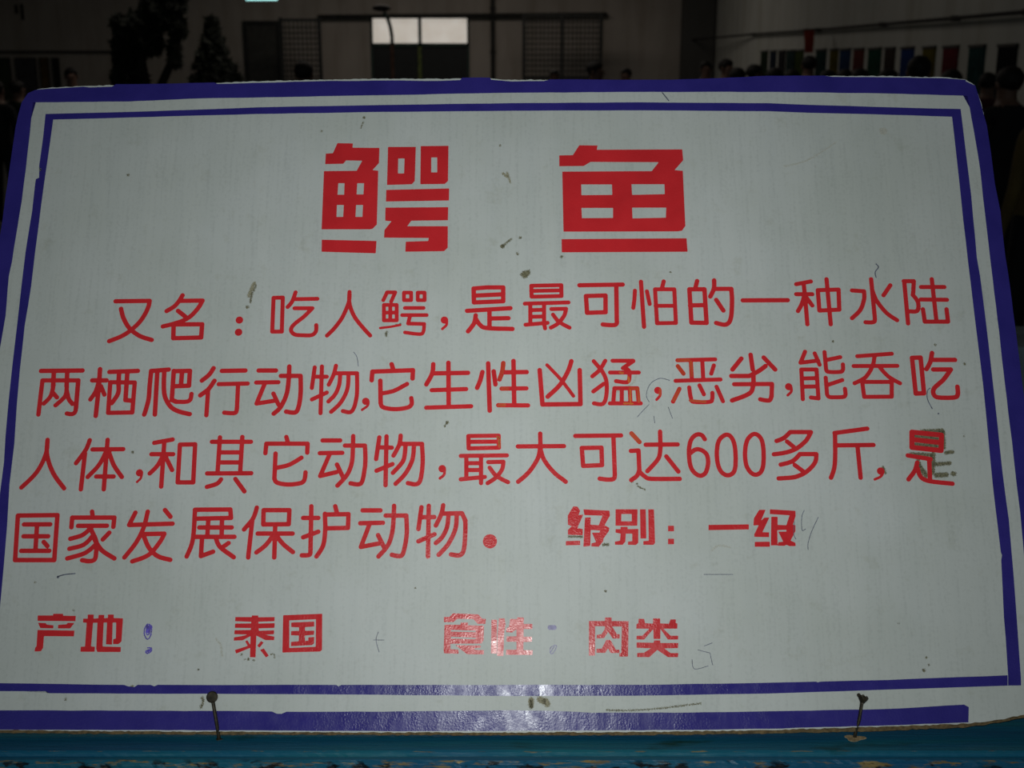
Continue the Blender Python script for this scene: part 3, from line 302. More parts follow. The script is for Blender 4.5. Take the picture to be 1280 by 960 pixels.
pen|s3 1494,3229 1482,3233 1464,3239 1444,3245 1423,3249 1403,3249 1384,3244 1364,3235 1344,3224 1326,3211 1311,3195 1298,3176 1287,3154 1278,3130 1272,3107 1269,3088 1270,3071 1275,3055 1282,3041 1288,3029 1293,3021
pen|s3 1292,2994 1239,2941 1178,2874
pen|s3 1472,2968 1508,2861
pen|s3 1334,2881 1341,2815
pen|s4 3957,3154 3953,3151 3947,3147 3940,3143 3934,3136 3929,3127 3925,3114 3922,3099 3921,3082 3920,3064 3922,3046 3927,3027 3935,3005 3945,2984 3953,2966 3959,2953
pen|o4013,2906,8
pen|o-4127,1381,11
pen|s5 -4124,1387 -4117,1389 -4108,1392 -4097,1396 -4083,1399 -4069,1402 -4052,1405 -4030,1407 -4009,1409 -3990,1411 -3976,1412
pen|s5 3540,4400 3543,4395 3549,4390 3555,4383 3560,4375 3560,4367 3556,4358 3549,4348 3539,4338 3531,4328 3526,4317 3524,4305 3524,4292 3526,4279 3528,4268 3529,4260
pen|s5 1520,6236 1582,6147
pen|s3 -1511,3509 -1506,3504 -1500,3496 -1492,3486 -1485,3475 -1479,3462 -1474,3444 -1469,3423 -1466,3400 -1463,3380 -1460,3367
pen|s3 -1201,891 -1204,882 -1210,869 -1215,854 -1219,838 -1220,820 -1217,800 -1210,776 -1202,751 -1194,730 -1189,715
pen|s3 -1242,820 -1149,820
pen|s3 1746,1404 2008,1404
dirt|o-120,5654,10
dirt|o-1488,5961,13
dirt|o-1908,5811,10
dirt|o-3809,5334,13
dirt|o3067,3613,12
dirt|o4043,3581,10
dirt|o4307,3391,11
dirt|o4233,2691,7
dirt|o-3958,1082,9
dirt|o-4330,1332,7
dirt|o848,1253,10
dirt|o-2797,562,9
dirt|o-3958,306,11
dirt|o3705,666,9
dirt|o3479,968,6
dirt|o-878,1282,7
dirt|o1538,4317,8
dirt|o-94,4582,22
dirt|s10 -94,4582 -8,4657
dirt|o78,4674,14
dirt|o55,4507,14
dirt|+78,4293 101,4325 171,4342 179,4301 140,4252 109,4252
dirt|o483,4474,14
dirt|s9 -2478,4178 -2482,4166 -2490,4148 -2498,4128 -2505,4107 -2511,4088 -2515,4070 -2518,4051 -2520,4033 -2521,4018 -2522,4007
dirt|o-2550,3958,15
dirt|s6 -1516,5846 -1494,5908
dirt|s8 -1202,3669 -1203,3673 -1205,3681 -1207,3689 -1209,3696 -1211,3701
dirt|o-609,2821,15
dirt|s8 -609,2821 -612,2815 -617,2807 -622,2797 -627,2789 -631,2783
dirt|s22 3845,2733 4033,2739
dirt|s22 4038,2725 4031,2581
dirt|s17 4050,2531 4111,2539
dirt|s19 3938,2422 4075,2431
dirt|s23 3941,2318 4034,2323
dirt|s24 4098,2334 4106,2331
dirt|s28 3783,2686 3974,2660
dirt|s26 3777,2605 3981,2587
dirt|s19 3724,2516 3903,2509
dirt|s23 3929,2516 3905,2346
dirt|s26 3791,2398 3842,2321
dirt|s18 3783,2457 3792,2411
dirt|s13 3452,2392 3467,2340
dirt|s9 523,1748 644,1748
dirt|s13 838,1673 881,1673
dirt|o-2420,694,9
dirt|o-2389,650,7
dirt|o-2356,654,13
dirt|o-2308,642,9
dirt|s5 -2154,696 -2151,696 -2145,697 -2140,697 -2134,696 -2130,694 -2128,690 -2126,684 -2125,678 -2125,672 -2124,668
dirt|s9 -1209,3683 -1197,3710
dirt|s9 -1113,3779 -1067,3786
dirt|o170,241,18
dirt|s13 170,245 170,249 170,254 170,260 170,267 170,272 170,277 169,282 168,286 167,290 167,293
dirt|s6 835,214 865,213 907,212 956,210 1009,210 1062,211 1114,213 1169,216 1226,220 1285,225 1345,231 1413,239 1489,248 1563,258 1627,266 1673,272
dirt|o-3377,410,18
dirt|s11 -2746,320 -2744,316 -2741,310 -2739,302 -2737,294 -2736,286 -2739,276 -2743,265 -2747,254 -2752,245 -2755,238
dirt|o1113,2259,13
dirt|o1157,2236,9
dirt|s7 1164,2214 1174,2209 1189,2202 1205,2195 1220,2188 1230,2184
brown|s13 -87,5351 -48,5317
brown|s10 -48,5360 -16,5257
brown|s17 -2494,4202 -2498,4194 -2504,4181 -2510,4166 -2516,4151 -2522,4137 -2526,4123 -2531,4108 -2535,4093 -2539,4081 -2541,4072
smear|s7 -2657,834 -2611,778 -2590,680
brown|s28 248,306 276,286
brown|s28 298,293 312,265
brown|s26 170,300 170,258
smear|o3720,5811,40
smear|s6 2704,5429 2736,5436 2781,5446 2834,5458 2891,5475 2947,5498 3006,5531 3074,5575 3140,5620 3198,5661 3238,5689
smear|s7 1828,1622 1836,1629 1846,1639 1859,1651 1873,1660 1889,1666 1908,1667 1931,1664 1955,1659 1976,1654 1991,1651
smear|s9 983,3116 1006,3126 1039,3141 1076,3159 1111,3177 1137,3194 1152,3211 1163,3229 1169,3247 1173,3262 1176,3272
fade|s17 -83,3396 -84,3387 -85,3373 -86,3357 -88,3340 -91,3325 -95,3308 -100,3290 -106,3273 -111,3258 -114,3248
fade|s16 -93,3148 -40,3148
fade|s16 -124,2986 -72,2989
fade|s17 1576,3370 1628,3295
fade|s13 1578,3427 1683,3429
fade|s13 1702,3410 1706,3275
fade|s13 1584,3147 1525,3033
fade|s13 1681,3033 1823,3020
fade|s18 1124,2712 1189,2636
fade|s12 -138,2681 -136,2679 -132,2677 -129,2673 -125,2668 -123,2661 -121,2649 -120,2632 -119,2615 -119,2599 -119,2589
fadeyellow|s8 -132,2681 -129,2677 -125,2673 -121,2667 -117,2661 -115,2654 -115,2646 -117,2635 -119,2624 -121,2615 -122,2608
fadeyellow|s8 1117,3141 1117,3021
fadeyellow|s9 1059,3005 1136,3002
fadeyellow|s9 1024,3306 1053,3300
fadeyellow|s9 1104,3263 1109,3215
fade|s12 1114,3152 1192,3147 1197,3021
fade|s10 1400,3141 1396,3088
dirt|o-3539,2538,13
dirt|o3721,604,11
dirt|o3674,555,14
"""
OUTLINES = {
    'sheet': '-4958,6005 -4939,6129 -4884,6227 -4800,6276 -4696,6289 -4334,6312 -4051,6320 -3565,6325 -3161,6338 -2595,6365 -1947,6383 -1298,6394 -730,6391 -325,6397 0,6381 162,6383 649,6374 973,6372 1622,6372 2109,6390 2598,6415 3248,6424 3735,6424 4383,6409 4600,6383 4690,6316 4735,6111 4760,5873 4771,5585 4776,5240 4801,4942 4801,4482 4813,4153 4824,3669 4827,3272 4832,2960 4848,2349 4848,1681 4833,961 4813,472 4768,320 4672,224 4525,173 4309,132 4023,98 3245,71 2256,44 1127,27 0,24 -1127,24 -2255,28 -3806,37 -4511,44 -4866,61 -4972,129 -5017,265 -5009,680 -5028,1975 -5042,3430 -5002,4757 -4988,5369 -4974,5846',
    'frame_top': '-4884,6227 -4799,6271 -4695,6280 -4333,6303 -4275,6294 -4049,6303 -4011,6331 -3890,6331 -3566,6336 -3161,6346 -3016,6350 -2982,6334 -2594,6346 -1946,6365 -1298,6373 -730,6368 -527,6377 -503,6404 -325,6406 -227,6404 -211,6381 0,6361 324,6366 389,6384 649,6385 973,6381 1622,6381 2110,6399 2598,6425 3167,6427 3247,6414 3734,6409 4382,6398 4599,6379 4599,6202 3800,6227 2588,6245 1294,6245 0,6236 -1293,6209 -2585,6182 -3150,6173 -3874,6138 -4834,6129',
    'frame_left': '-4964,6005 -4945,6129 -4892,6231 -4815,6269 -4802,6133 -4834,6129 -4832,6111 -4829,5803 -4829,5412 -4834,5069 -4847,4816 -4865,4424 -4880,4276 -4868,3869 -4887,3549 -4863,2146 -4801,423 -4791,211 -4968,211 -5009,680 -5028,1975 -5050,3430 -5007,4757 -4993,5369 -4979,5846',
    'frame_right': '4567,6379 4690,6316 4729,6111 4764,5873 4775,5585 4780,5240 4806,4942 4805,4482 4818,4153 4828,3669 4832,3272 4836,2960 4840,2349 4841,1681 4826,961 4807,541 4664,541 4675,1103 4675,1571 4682,1975 4677,2349 4677,2637 4668,3194 4667,3709 4659,4235 4656,4441 4651,4942 4650,5412 4627,5829 4601,6200 4558,6205',
    'frame_bottom': '-4791,211 -4529,211 -3397,209 -2264,204 -2123,201 -2079,183 -2037,181 -1995,200 -1132,200 0,211 425,204 707,190 1556,192 2264,204 3256,221 3611,238 3825,252 4003,260 4043,238 4027,108 3245,81 2256,54 1128,41 0,37 -1128,34 -2255,41 -3806,45 -4512,47 -4795,61 -4962,163 -4968,211',
    'line_top': '-4692,6000 -3865,6023 -3142,6049 -2579,6073 -1290,6100 0,6120 1291,6129 2582,6120 2984,6102 4030,6067 4516,6055 4424,5970 4023,5985 2979,6014 2577,6031 1289,6040 0,6036 -1288,6023 -2575,6000 -3860,5961 -4610,5939',
    'line_left': '-4692,6000 -4588,6003 -4610,5939 -4633,5240 -4649,4524 -4653,4178 -4674,3773 -4675,3335 -4668,2984 -4653,2614 -4658,2236 -4639,1849 -4631,1499 -4625,1103 -4595,423 -4588,361 -4673,361 -4686,541 -4737,2146 -4731,2439 -4743,2691 -4750,3038 -4751,3414 -4747,3813 -4746,4178 -4743,4524 -4722,4942 -4721,5240 -4718,5291 -4688,5308 -4693,5360 -4668,5394 -4700,5429 -4691,5741',
    'line_right': '4399,6054 4518,6055 4523,5741 4534,5112 4526,4466 4539,4276 4549,3829 4554,3351 4558,2790 4558,2349 4571,1901 4561,1390 4549,997 4546,905 4537,680 4531,493 4526,425 4410,423 4419,513 4432,841 4435,1018 4463,1535 4475,1578 4467,1608 4456,2221 4458,2614 4461,3178 4452,3629 4442,4153 4437,4424 4431,4858 4428,5498 4424,5970',
    'line_bottom': '-4597,444 -4554,444 -3984,437 -3450,430 -3413,417 -3356,410 -3329,430 -3215,430 -3179,417 -3151,430 -2276,429 -1565,430 -1543,417 -1515,430 0,430 1138,430 2277,448 2705,458 2719,451 2748,458 3347,472 4415,513 4406,423 3340,389 2699,368 2272,355 1136,337 0,334 -1136,344 -2272,351 -4105,358 -4135,375 -4547,375 -4672,355',
    'backing': '-4942,6005 -4921,6120 -4866,6213 -4695,6276 -3160,6325 -1298,6377 0,6365 1622,6357 2597,6397 3733,6406 4574,6374 4673,6307 4726,6102 4766,5223 4797,4145 4816,2953 4833,1681 4799,472 4765,293 4668,190 4522,146 4306,108 4020,68 3242,34 2254,14 1127,1 0,0 -1127,1 -2254,5 -3803,11 -4509,20 -4862,34 -4956,108 -5003,265 -4995,680 -5027,3430 -4972,5369',
}


def nums(t): return [tuple(float(c) * 1e-4 for c in p.split(',')) for p in t.split()]

def poly_dist(px, py, pts):
    """signed distance (negative inside) to a polygon"""
    best = np.full(px.shape, 1e9); inside = np.zeros(px.shape, bool)
    n = len(pts)
    for i in range(n):
        ax, ay = pts[i]; bx, by = pts[(i + 1) % n]
        best = np.minimum(best, seg_dist(px, py, ax, ay, bx, by))
        if ay != by:
            c = ((ay > py) != (by > py)) & (px < (bx - ax) * (py - ay) / (by - ay) + ax)
            inside ^= c
    return np.where(inside, -best, best)
def seg_dist(px, py, ax, ay, bx, by):
    dx, dy = bx - ax, by - ay
    L = dx * dx + dy * dy
    t = np.clip(((px - ax) * dx + (py - ay) * dy) / L, 0, 1) if L > 0 else 0.0
    return np.hypot(px - ax - t * dx, py - ay - t * dy)

def field_mesh(name, fld, x0, y0, h, z0, z1):
    """flat solid whose outline is the zero line of the field: marching squares with walls down to z0"""
    verts = []; faces = []; index = {}
    def vid(key, x, y, z):
        i = index.get((key, z))
        if i is None:
            i = len(verts); index[(key, z)] = i; verts.append((x, y, z))
        return i
    ny, nx = fld.shape
    ins = fld < 0
    full = ins[:-1, :-1] & ins[1:, :-1] & ins[:-1, 1:] & ins[1:, 1:]
    any_ = ins[:-1, :-1] | ins[1:, :-1] | ins[:-1, 1:] | ins[1:, 1:]
    for j in range(ny - 1):
        row = full[j]; i = 0
        while i < nx - 1:
            if row[i]:
                k = i
                while k < nx - 1 and row[k]: k += 1
                a = [vid((q, r), x0 + q * h, y0 + r * h, z1) for q, r in ((i, j), (k, j), (k, j + 1), (i, j + 1))]
                faces.append(a); i = k
            else: i += 1
    for j, i in zip(*np.nonzero(any_ & ~full)):
        i = int(i); j = int(j)
        cs = ((i, j), (i + 1, j), (i + 1, j + 1), (i, j + 1))
        loop = []
        for a in range(4):
            p = cs[a]; q = cs[(a + 1) % 4]
            fp = fld[p[1], p[0]]; fq = fld[q[1], q[0]]
            if fp < 0: loop.append((p, x0 + p[0] * h, y0 + p[1] * h, False))
            if (fp < 0) != (fq < 0):
                t = fp / (fp - fq)
                key = ('e',) + (p + q if p < q else q + p)
                loop.append((key, x0 + (p[0] + (q[0] - p[0]) * t) * h, y0 + (p[1] + (q[1] - p[1]) * t) * h, True))
        if len(loop) < 3: continue
        top = [vid(k, x, y, z1) for k, x, y, _ in loop]
        faces.append(top)
        for a in range(len(loop)):
            b = (a + 1) % len(loop)
            if loop[a][3] and loop[b][3]:
                faces.append([top[b], top[a], vid(loop[a][0], loop[a][1], loop[a][2], z0), vid(loop[b][0], loop[b][1], loop[b][2], z0)])
    me = bpy.data.meshes.new(name)
    me.from_pydata(verts, [], faces)
    return me

def glyph(name, body, parent, mat, h, z0, z1, rag=0.0):
    shapes = []
    for t in body.split(';'):
        k = t[0]
        if k == 'o': shapes.append(('o', [float(c) * 1e-4 for c in t[1:].split(',')], 0))
        elif k in '+-': shapes.append((k, nums(t[1:]), 0))
        else:
            r, rest = t[1:].split(' ', 1); shapes.append(('s', nums(rest), float(r) * 1e-4))
    xs = []; ys = []
    for k, d, r in shapes:
        if k == 'o': xs += [d[0] - d[2], d[0] + d[2]]; ys += [d[1] - d[2], d[1] + d[2]]
        else:
            xs += [p[0] - r for p in d] + [p[0] + r for p in d]; ys += [p[1] - r for p in d] + [p[1] + r for p in d]
    x0, x1, y0, y1 = min(xs) - 3 * h, max(xs) + 3 * h, min(ys) - 3 * h, max(ys) + 3 * h
    nx, ny = int((x1 - x0) / h) + 2, int((y1 - y0) / h) + 2
    gx, gy = np.meshgrid(x0 + np.arange(nx) * h, y0 + np.arange(ny) * h)
    f = np.full(gx.shape, 1e3)
    for k, d, r in shapes:
        if k == 'o': f = np.minimum(f, np.hypot(gx - d[0], gy - d[1]) - d[2])
        elif k == '+': f = np.minimum(f, poly_dist(gx, gy, d))
        elif k == '-': f = np.maximum(f, -poly_dist(gx, gy, d))
        elif len(d) == 1: f = np.minimum(f, np.hypot(gx - d[0][0], gy - d[0][1]) - r)
        else:
            g = f
            for (ax, ay), (bx, by) in zip(d, d[1:]): g = np.minimum(g, seg_dist(gx, gy, ax, ay, bx, by) - r)
            f = g
    if rag:
        rs = np.random.RandomState(abs(int(x0 * 1e5)) % 9999)
        f = f + (rs.rand(*f.shape) - 0.45) * rag
    f = np.where(np.abs(f) < 1e-9, 1e-9, f)
    f[0, :] = f[-1, :] = 1.0; f[:, 0] = f[:, -1] = 1.0
    me = field_mesh(name, f, x0, y0, h, z0, z1)
    return mesh_obj(name, me, mat, parent)

def slab(name, pts, z0, z1, mat, parent, jitter=0.0, step=0.0):
    """a flat cut piece with the given outline"""
    out = []
    for a, b in zip(pts, pts[1:] + pts[:1]):
        d = math.hypot(b[0] - a[0], b[1] - a[1])
        n = max(1, int(d / step)) if step else 1
        for i in range(n):
            t = i / n; j = jitter if i else jitter * 0.3
            out.append((a[0] + (b[0] - a[0]) * t + RNG.uniform(-j, j), a[1] + (b[1] - a[1]) * t + RNG.uniform(-j, j)))
    bm = bmesh.new()
    top = [bm.verts.new((x, y, z1)) for x, y in out]; bot = [bm.verts.new((x, y, z0)) for x, y in out]
    bm.faces.new(top); bm.faces.new(bot[::-1])
    for i in range(len(out)):
        k = (i + 1) % len(out); bm.faces.new((top[i], bot[i], bot[k], top[k]))
    bmesh.ops.triangulate(bm, faces=[f for f in bm.faces if len(f.verts) > 4])
    return bm_obj(name, bm, mat, parent)

# ------------------------------------------------------------------ the hall
def wall_mat(name, color, spec=0.3):
    n = NT(name, color, 0.85, 0.0, spec)
    c = n.ramp(n.noise(s=0.8, detail=6.0), [(0.3, tuple(v * 0.82 for v in color)), (0.7, color)])
    d = n.ramp(n.noise((3.0, 3.0, 0.4), 1.0, 6.0), [(0.3, (0.8, 0.78, 0.74)), (0.55, W3)])
    n.color(n.mix(1.0, c, d, 'MULTIPLY'))
    n.bump(n.noise(s=40.0), 0.2, 0.004)
    return n.m
M['wall'] = wall_mat('stained_plaster', (0.42, 0.38, 0.34))
M['side_wall'] = wall_mat('pale_plaster', (0.44, 0.45, 0.42))
M['concrete'] = wall_mat('dark_wet_concrete', (0.09, 0.09, 0.085))
M['trim'] = plain('dark_trim', (0.06, 0.055, 0.05))
M['dark_metal'] = plain('dark_painted_steel', (0.035, 0.035, 0.033), 0.5, 0.6)
M['black'] = plain('black_paint', (0.008, 0.008, 0.008), 0.6)
def room_box(name, lo, hi, mat, label=None):
    bm = bmesh.new(); add_box(bm, lo, hi)
    return tag(bm_obj(name, bm, M[mat]), label, None, None, 'structure')
L, R, FR, BK, TP = HALL_LEFT, HALL_RIGHT, HALL_FRONT, HALL_BACK, HALL_TOP
room_box('floor', (L, FR, -0.2), (R, BK, 0.0), 'concrete', 'dark concrete floor of the hall')
room_box('ceiling', (L, FR, TP), (R, BK, TP + 0.2), 'wall', 'plain hall ceiling')
room_box('wall_right', (R, FR, 0), (R + 0.25, BK, TP), 'side_wall', 'long pale side wall hung with posters')
room_box('wall_left', (L - 0.25, FR, 0), (L, BK, TP), 'side_wall', 'plain side wall')
door_l = at(463, 60, BK).x; door_r = at(587, 60, BK).x
door_top = at(525, 23, BK).z
bm = bmesh.new()
add_box(bm, (L, BK, 0), (door_l, BK + 0.25, TP)); add_box(bm, (door_r, BK, 0), (R, BK + 0.25, TP))
add_box(bm, (door_l, BK, door_top), (door_r, BK + 0.25, TP))
tag(bm_obj('wall_back', bm, M['wall']), 'far plaster wall with a doorway', None, None, 'structure')
# dado line on the far wall, left part
a = at(0, 65, BK)
room_box('trim_1', (L, BK - 0.04, a.z - 0.035), (at(142, 65, BK).x, BK, a.z + 0.035), 'trim', 'thin dark line along the far wall')
# high pipe along the far wall
bm = bmesh.new()
pa, pb = at(398, 21, BK - 0.15), at(758, 18, BK - 0.15)
add_tube(bm, [pa, (pa + pb) / 2, pb], 0.05)
for q in (pa, (pa + pb) / 2, pb): add_box(bm, (q.x - 0.03, q.y, q.z - 0.03), (q.x + 0.03, BK, q.z + 0.03))
tag(bm_obj('wall_pipe', bm, M['dark_metal']), 'dark horizontal pipe fixed high along the far wall above the doorway', 'pipe')

q = at(616, 50, BK - 0.06)
bm = bmesh.new(); add_tube(bm, [(q.x, BK - 0.08, 0), (q.x, BK - 0.08, TP)], 0.05)
for z in (1.0, 2.0, 3.0, 4.5): add_box(bm, (q.x - 0.07, BK - 0.1, z), (q.x + 0.07, BK - 0.001, z + 0.04))
tag(bm_obj('downpipe', bm, M['dark_metal']), 'dark vertical pipe on the far wall between doorway and wide mesh screen', 'pipe')
# doorway with lit transom
M['transom'] = NT('lit_frosted_transom', (0.6, 0.57, 0.5), 0.4)
M['transom'].emit((1.0, 0.92, 0.80), 0.46)
e = M['transom']
tr = e.ramp(e.noise(s=2.5), [(0.3, (0.80, 0.72, 0.62)), (0.7, (1.0, 0.93, 0.84))])
e.link(tr, e.b.inputs['Emission Color'])
M['transom'] = e.m
M['door_frame'] = plain('dark_green_door_paint', (0.02, 0.045, 0.035), 0.5)
M['door_panel'] = plain('near_black_door_panel', (0.010, 0.012, 0.012), 0.5)
M['worn_green'] = plain('yellow_green_worn_paint', (0.11, 0.14, 0.03), 0.6, var=0.6, scale=14)
door = empty('door_1', (at(525, 60, BK).x, BK, 0)); tag(door, 'tall dark double door under a lit transom', None, None, 'structure')
def local_box(name, lo, hi, mat, parent):
    bm = bmesh.new(); o = parent.location
    add_box(bm, Vector(lo) - o, Vector(hi) - o)
    return bm_obj(name, bm, M[mat], parent)
mid_z = at(525, 55.5, BK).z
xm = at(525, 60, BK).x
for x0, x1 in ((door_l, door_l + 0.06), (xm - 0.04, xm + 0.04), (door_r - 0.06, door_r)):
    local_box('jamb', (x0, BK + 0.02, 0), (x1, BK + 0.2, door_top), 'door_frame', door)
local_box('transom_bar', (door_l, BK + 0.02, mid_z - 0.05), (door_r, BK + 0.2, mid_z + 0.03), 'door_frame', door)
for x0, x1 in ((door_l + 0.06, xm - 0.04), (xm + 0.04, door_r - 0.06)):
    local_box('transom_pane', (x0, BK + 0.08, mid_z + 0.03), (x1, BK + 0.10, door_top), 'transom', door)
    lf = local_box('door_leaf', (x0, BK + 0.08, 0), (x1, BK + 0.13, mid_z - 0.05), 'door_panel', door)
    bm = bmesh.new()
    for z0, z1 in ((0.15, 1.0), (1.15, 2.05)): add_box(bm, Vector((x0 + 0.1, BK + 0.065, z0)) - door.location, Vector((x1 - 0.1, BK + 0.08, z1)) - door.location)
    bm_obj('raised_panel', bm, M['door_panel'], lf)
local_box('worn_strip', (xm - 0.05, BK - 0.005, 1.2), (xm + 0.03, BK + 0.02, mid_z - 0.05), 'worn_green', door)

# dark double door at the left of the far wall
d2 = empty('door_2', (at(329, 60, BK).x, BK, 0)); tag(d2, 'plain dark door in the far wall under the tube light', None, None, 'structure')
xl, xr = at(305, 60, BK).x, at(352, 60, BK).x
zt = at(330, 26, BK).z
M['dull_dark'] = plain('dull_dark_paint', (0.05, 0.05, 0.045), 0.7)
local_box('door_frame', (xl, BK - 0.05, 0), (xl + 0.1, BK, zt), 'dark_metal', d2)
local_box('door_frame', (xr - 0.1, BK - 0.05, 0), (xr, BK, zt), 'dark_metal', d2)
local_box('door_frame', (xl + 0.1, BK - 0.05, zt - 0.1), (xr - 0.1, BK, zt), 'dark_metal', d2)
lf = local_box('door_leaf', (xl + 0.1, BK - 0.03, 0), (xr - 0.1, BK, zt - 0.1), 'dull_dark', d2)
bm = bmesh.new(); add_ball(bm, Vector((xr - 0.17, BK - 0.06, 1.0)) - d2.location, 0.03)
bm_obj('handle', bm, M['dark_metal'], lf)

# steel mesh screens standing against the far wall
def mesh_screen(px_list, top_px, Y, label):
    x = [at(p, 60, Y).x for p in px_list]; zt = at(px_list[0], top_px, Y).z
    root = empty('mesh_screen', (sum(x) / len(x), Y, 0)); tag(root, label, 'screen')
    o = root.location
    for q in x:
        bm = bmesh.new(); add_box(bm, (q - o.x - 0.04, -0.04, 0), (q - o.x + 0.04, 0.04, zt + 0.05)); bm_obj('post', bm, M['dark_metal'], root)
    for z in (0.1, zt / 2, zt):
        bm = bmesh.new(); add_box(bm, (x[0] - o.x, -0.025, z - 0.03), (x[-1] - o.x, 0.025, z + 0.03)); bm_obj('rail', bm, M['dark_metal'], root)
    bm = bmesh.new()
    n = int((x[-1] - x[0]) / 0.09)
    for i in range(1, n):
        q = x[0] + (x[-1] - x[0]) * i / n - o.x; add_box(bm, (q - 0.012, -0.012, 0.1), (q + 0.012, 0.004, zt))
    for i in range(1, int(zt / 0.12)):
        add_box(bm, (x[0] - o.x, -0.004, i * 0.12 - 0.014), (x[-1] - o.x, 0.012, i * 0.12 + 0.014))
    tag(bm_obj('wire_mesh', bm, M['dark_metal'], root), kind='stuff')
mesh_screen([655, 702, 751], 19, 28.5, 'steel mesh screen of two bays beside the pale pillar wall')
mesh_screen([352, 400], 25, 28.5, 'narrow steel mesh screen beside the dark plain door')

# hanging tube light
M['lamp_glow'] = NT('tube_glow', (0.8, 0.9, 0.9)); M['lamp_glow'].emit((0.45, 0.95, 0.92), 1.3); M['lamp_glow'] = M['lamp_glow'].m
p = at(327, -2, 26)
root = empty('tube_light', p); tag(root, 'hanging fluorescent tube light glowing pale turquoise', 'lamp')
bm = bmesh.new(); add_tube(bm, [(-0.32, 0, 0.01), (0.32, 0, 0.01)], 0.05); bm_obj('tube', bm, M['lamp_glow'], root)
bm = bmesh.new(); add_box(bm, (-0.36, -0.05, 0.07), (0.36, 0.05, 0.13)); bm_obj('housing', bm, M['wall'], root)
for s in (-0.25, 0.25):
    bm = bmesh.new(); add_tube(bm, [(s, 0, 0.13), (s, 0, TP - p.z)], 0.008, 6); bm_obj('hanger', bm, M['dark_metal'], root)

# lamp post with bent arm
M['rust'] = plain('reddish_rusty_pole', (0.13, 0.07, 0.05), 0.8, var=0.4)
Y = 20
pb_ = at(490, 55, Y)
root = empty('lamp_post', (pb_.x, Y, 0)); tag(root, 'brown lamp post with bent arm and dark lamp head before the doorway', 'lamp post')
bm = bmesh.new(); add_tube(bm, [(0, 0, 0), (0, 0, pb_.z)], 0.032); bm_obj('pole', bm, M['rust'], root)
rel = lambda px, py: at(px, py, Y) - root.location
bm = bmesh.new(); add_tube(bm, [rel(490, 56), rel(490, 46), rel(488, 34), rel(485, 24), rel(480, 15)], 0.030); bm_obj('arm', bm, M['door_frame'], root)
bm = bmesh.new(); add_ball(bm, rel(477, 10), (0.15, 0.15, 0.055)); bm_obj('lamp_head', bm, M['black'], root, True)
bm = bmesh.new(); add_tube(bm, [(0, 0, 0), (0, 0, 0.04)], 0.12); bm_obj('base_plate', bm, M['dark_metal'], root)

# cable drooping along the side wall
bm = bmesh.new()
pts = []
for u_, v_ in ((862, 50), (940, 43), (1020, 37.5), (1100, 30.5), (1190, 23), (1280, 15), (1360, 6)):
    Yc = (R - 0.05) * 1554 / (u_ - 640)
    Yc = min(Yc, BK - 0.1); pts.append(at(u_, v_, Yc))
add_tube(bm, pts, 0.022, 6)
for q in pts[1:]: add_box(bm, (q.x - 0.01, q.y - 0.02, q.z - 0.03), (R, q.y + 0.02, q.z + 0.03))
tag(bm_obj('wall_cable', bm, M['black']), 'dark cable fixed along the pale side wall above the posters', 'cable')

# pilaster in the far corner
xp = at(853, 60, BK - 0.4).x
room_box('trim_2', (xp, BK - 0.4, 0), (xp + 0.75, BK, TP), 'concrete', 'dark square pilaster near the far corner')

# posters on the side wall
POST = [(956, 8, (0.02, 0.035, 0.02), 'dark olive'), (967, 7, (0.02, 0.03, 0.05), 'slate blue'), (978, 8, (0.03, 0.03, 0.035), 'charcoal'), (989, 10, (0.02, 0.045, 0.045), 'dull teal'),
 (1000, 9, (0.05, 0.075, 0.015), 'moss green'), (1027, 12, (0.01, 0.04, 0.035), 'very dark green'), (1043, 9, (0.13, 0.11, 0.01), 'mustard yellow'), (1057, 12, (0.01, 0.04, 0.12), 'navy blue'), (1074, 12, (0.13, 0.025, 0.02), 'brick red'),
 (1094, 15, (0.004, 0.06, 0.035), 'bottle green'), (1113, 12, (0.05, 0.035, 0.03), 'dark brown'), (1135, 15, (0.008, 0.035, 0.17), 'bright blue'), (1162, 15, (0.12, 0.10, 0.01), 'yellow topped'),
 (1189, 18, (0.13, 0.012, 0.02), 'crimson'), (1222, 19, (0.012, 0.055, 0.055), 'teal'), (1260, 23, (0.006, 0.008, 0.012), 'black')]
for i, (px, w, c, nm) in enumerate(POST):
    u_ = px - 640
    ya, yb = R * 1554 / (u_ + w / 2), R * 1554 / (u_ - w / 2)
    top = 64.5 - (px - 958) * 0.024
    ym = (ya + yb) / 2
    zt = at(px, top, ym).z
    root = empty('poster', (R, ym, zt - 0.75))
    tag(root, '%s poster on the pale side wall, one of the long row' % nm, 'poster', 'posters along the side wall')
    hw = min((yb - ya) / 2, 0.40)
    mt = plain('poster_print_%s' % nm.replace(' ', '_'), tuple(v * 0.6 for v in c), 0.9, spec=0.08, var=0.5, scale=5)
    bm = bmesh.new(); add_box(bm, (-0.02, -hw, -0.75), (-0.001, hw, 0.75)); bm_obj('print_sheet', bm, mt, root)
    bm = bmesh.new(); add_box(bm, (-0.03, -hw - 0.01, 0.74), (-0.001, hw + 0.01, 0.77)); bm_obj('top_batten', bm, M['dark_metal'], root)
    if nm == 'black':
        m2 = plain('orange_print', (0.22, 0.05, 0.01)); bm = bmesh.new(); add_box(bm, (-0.026, -0.12, 0.15), (-0.02, 0.12, 0.32)); bm_obj('orange_patch', bm, m2, root)
    if nm == 'yellow topped':
        m2 = plain('black_print', (0.01, 0.01, 0.012)); bm = bmesh.new(); add_box(bm, (-0.026, -hw * .8, -0.7), (-0.02, hw * .8, 0.45)); bm_obj('dark_patch', bm, m2, root)
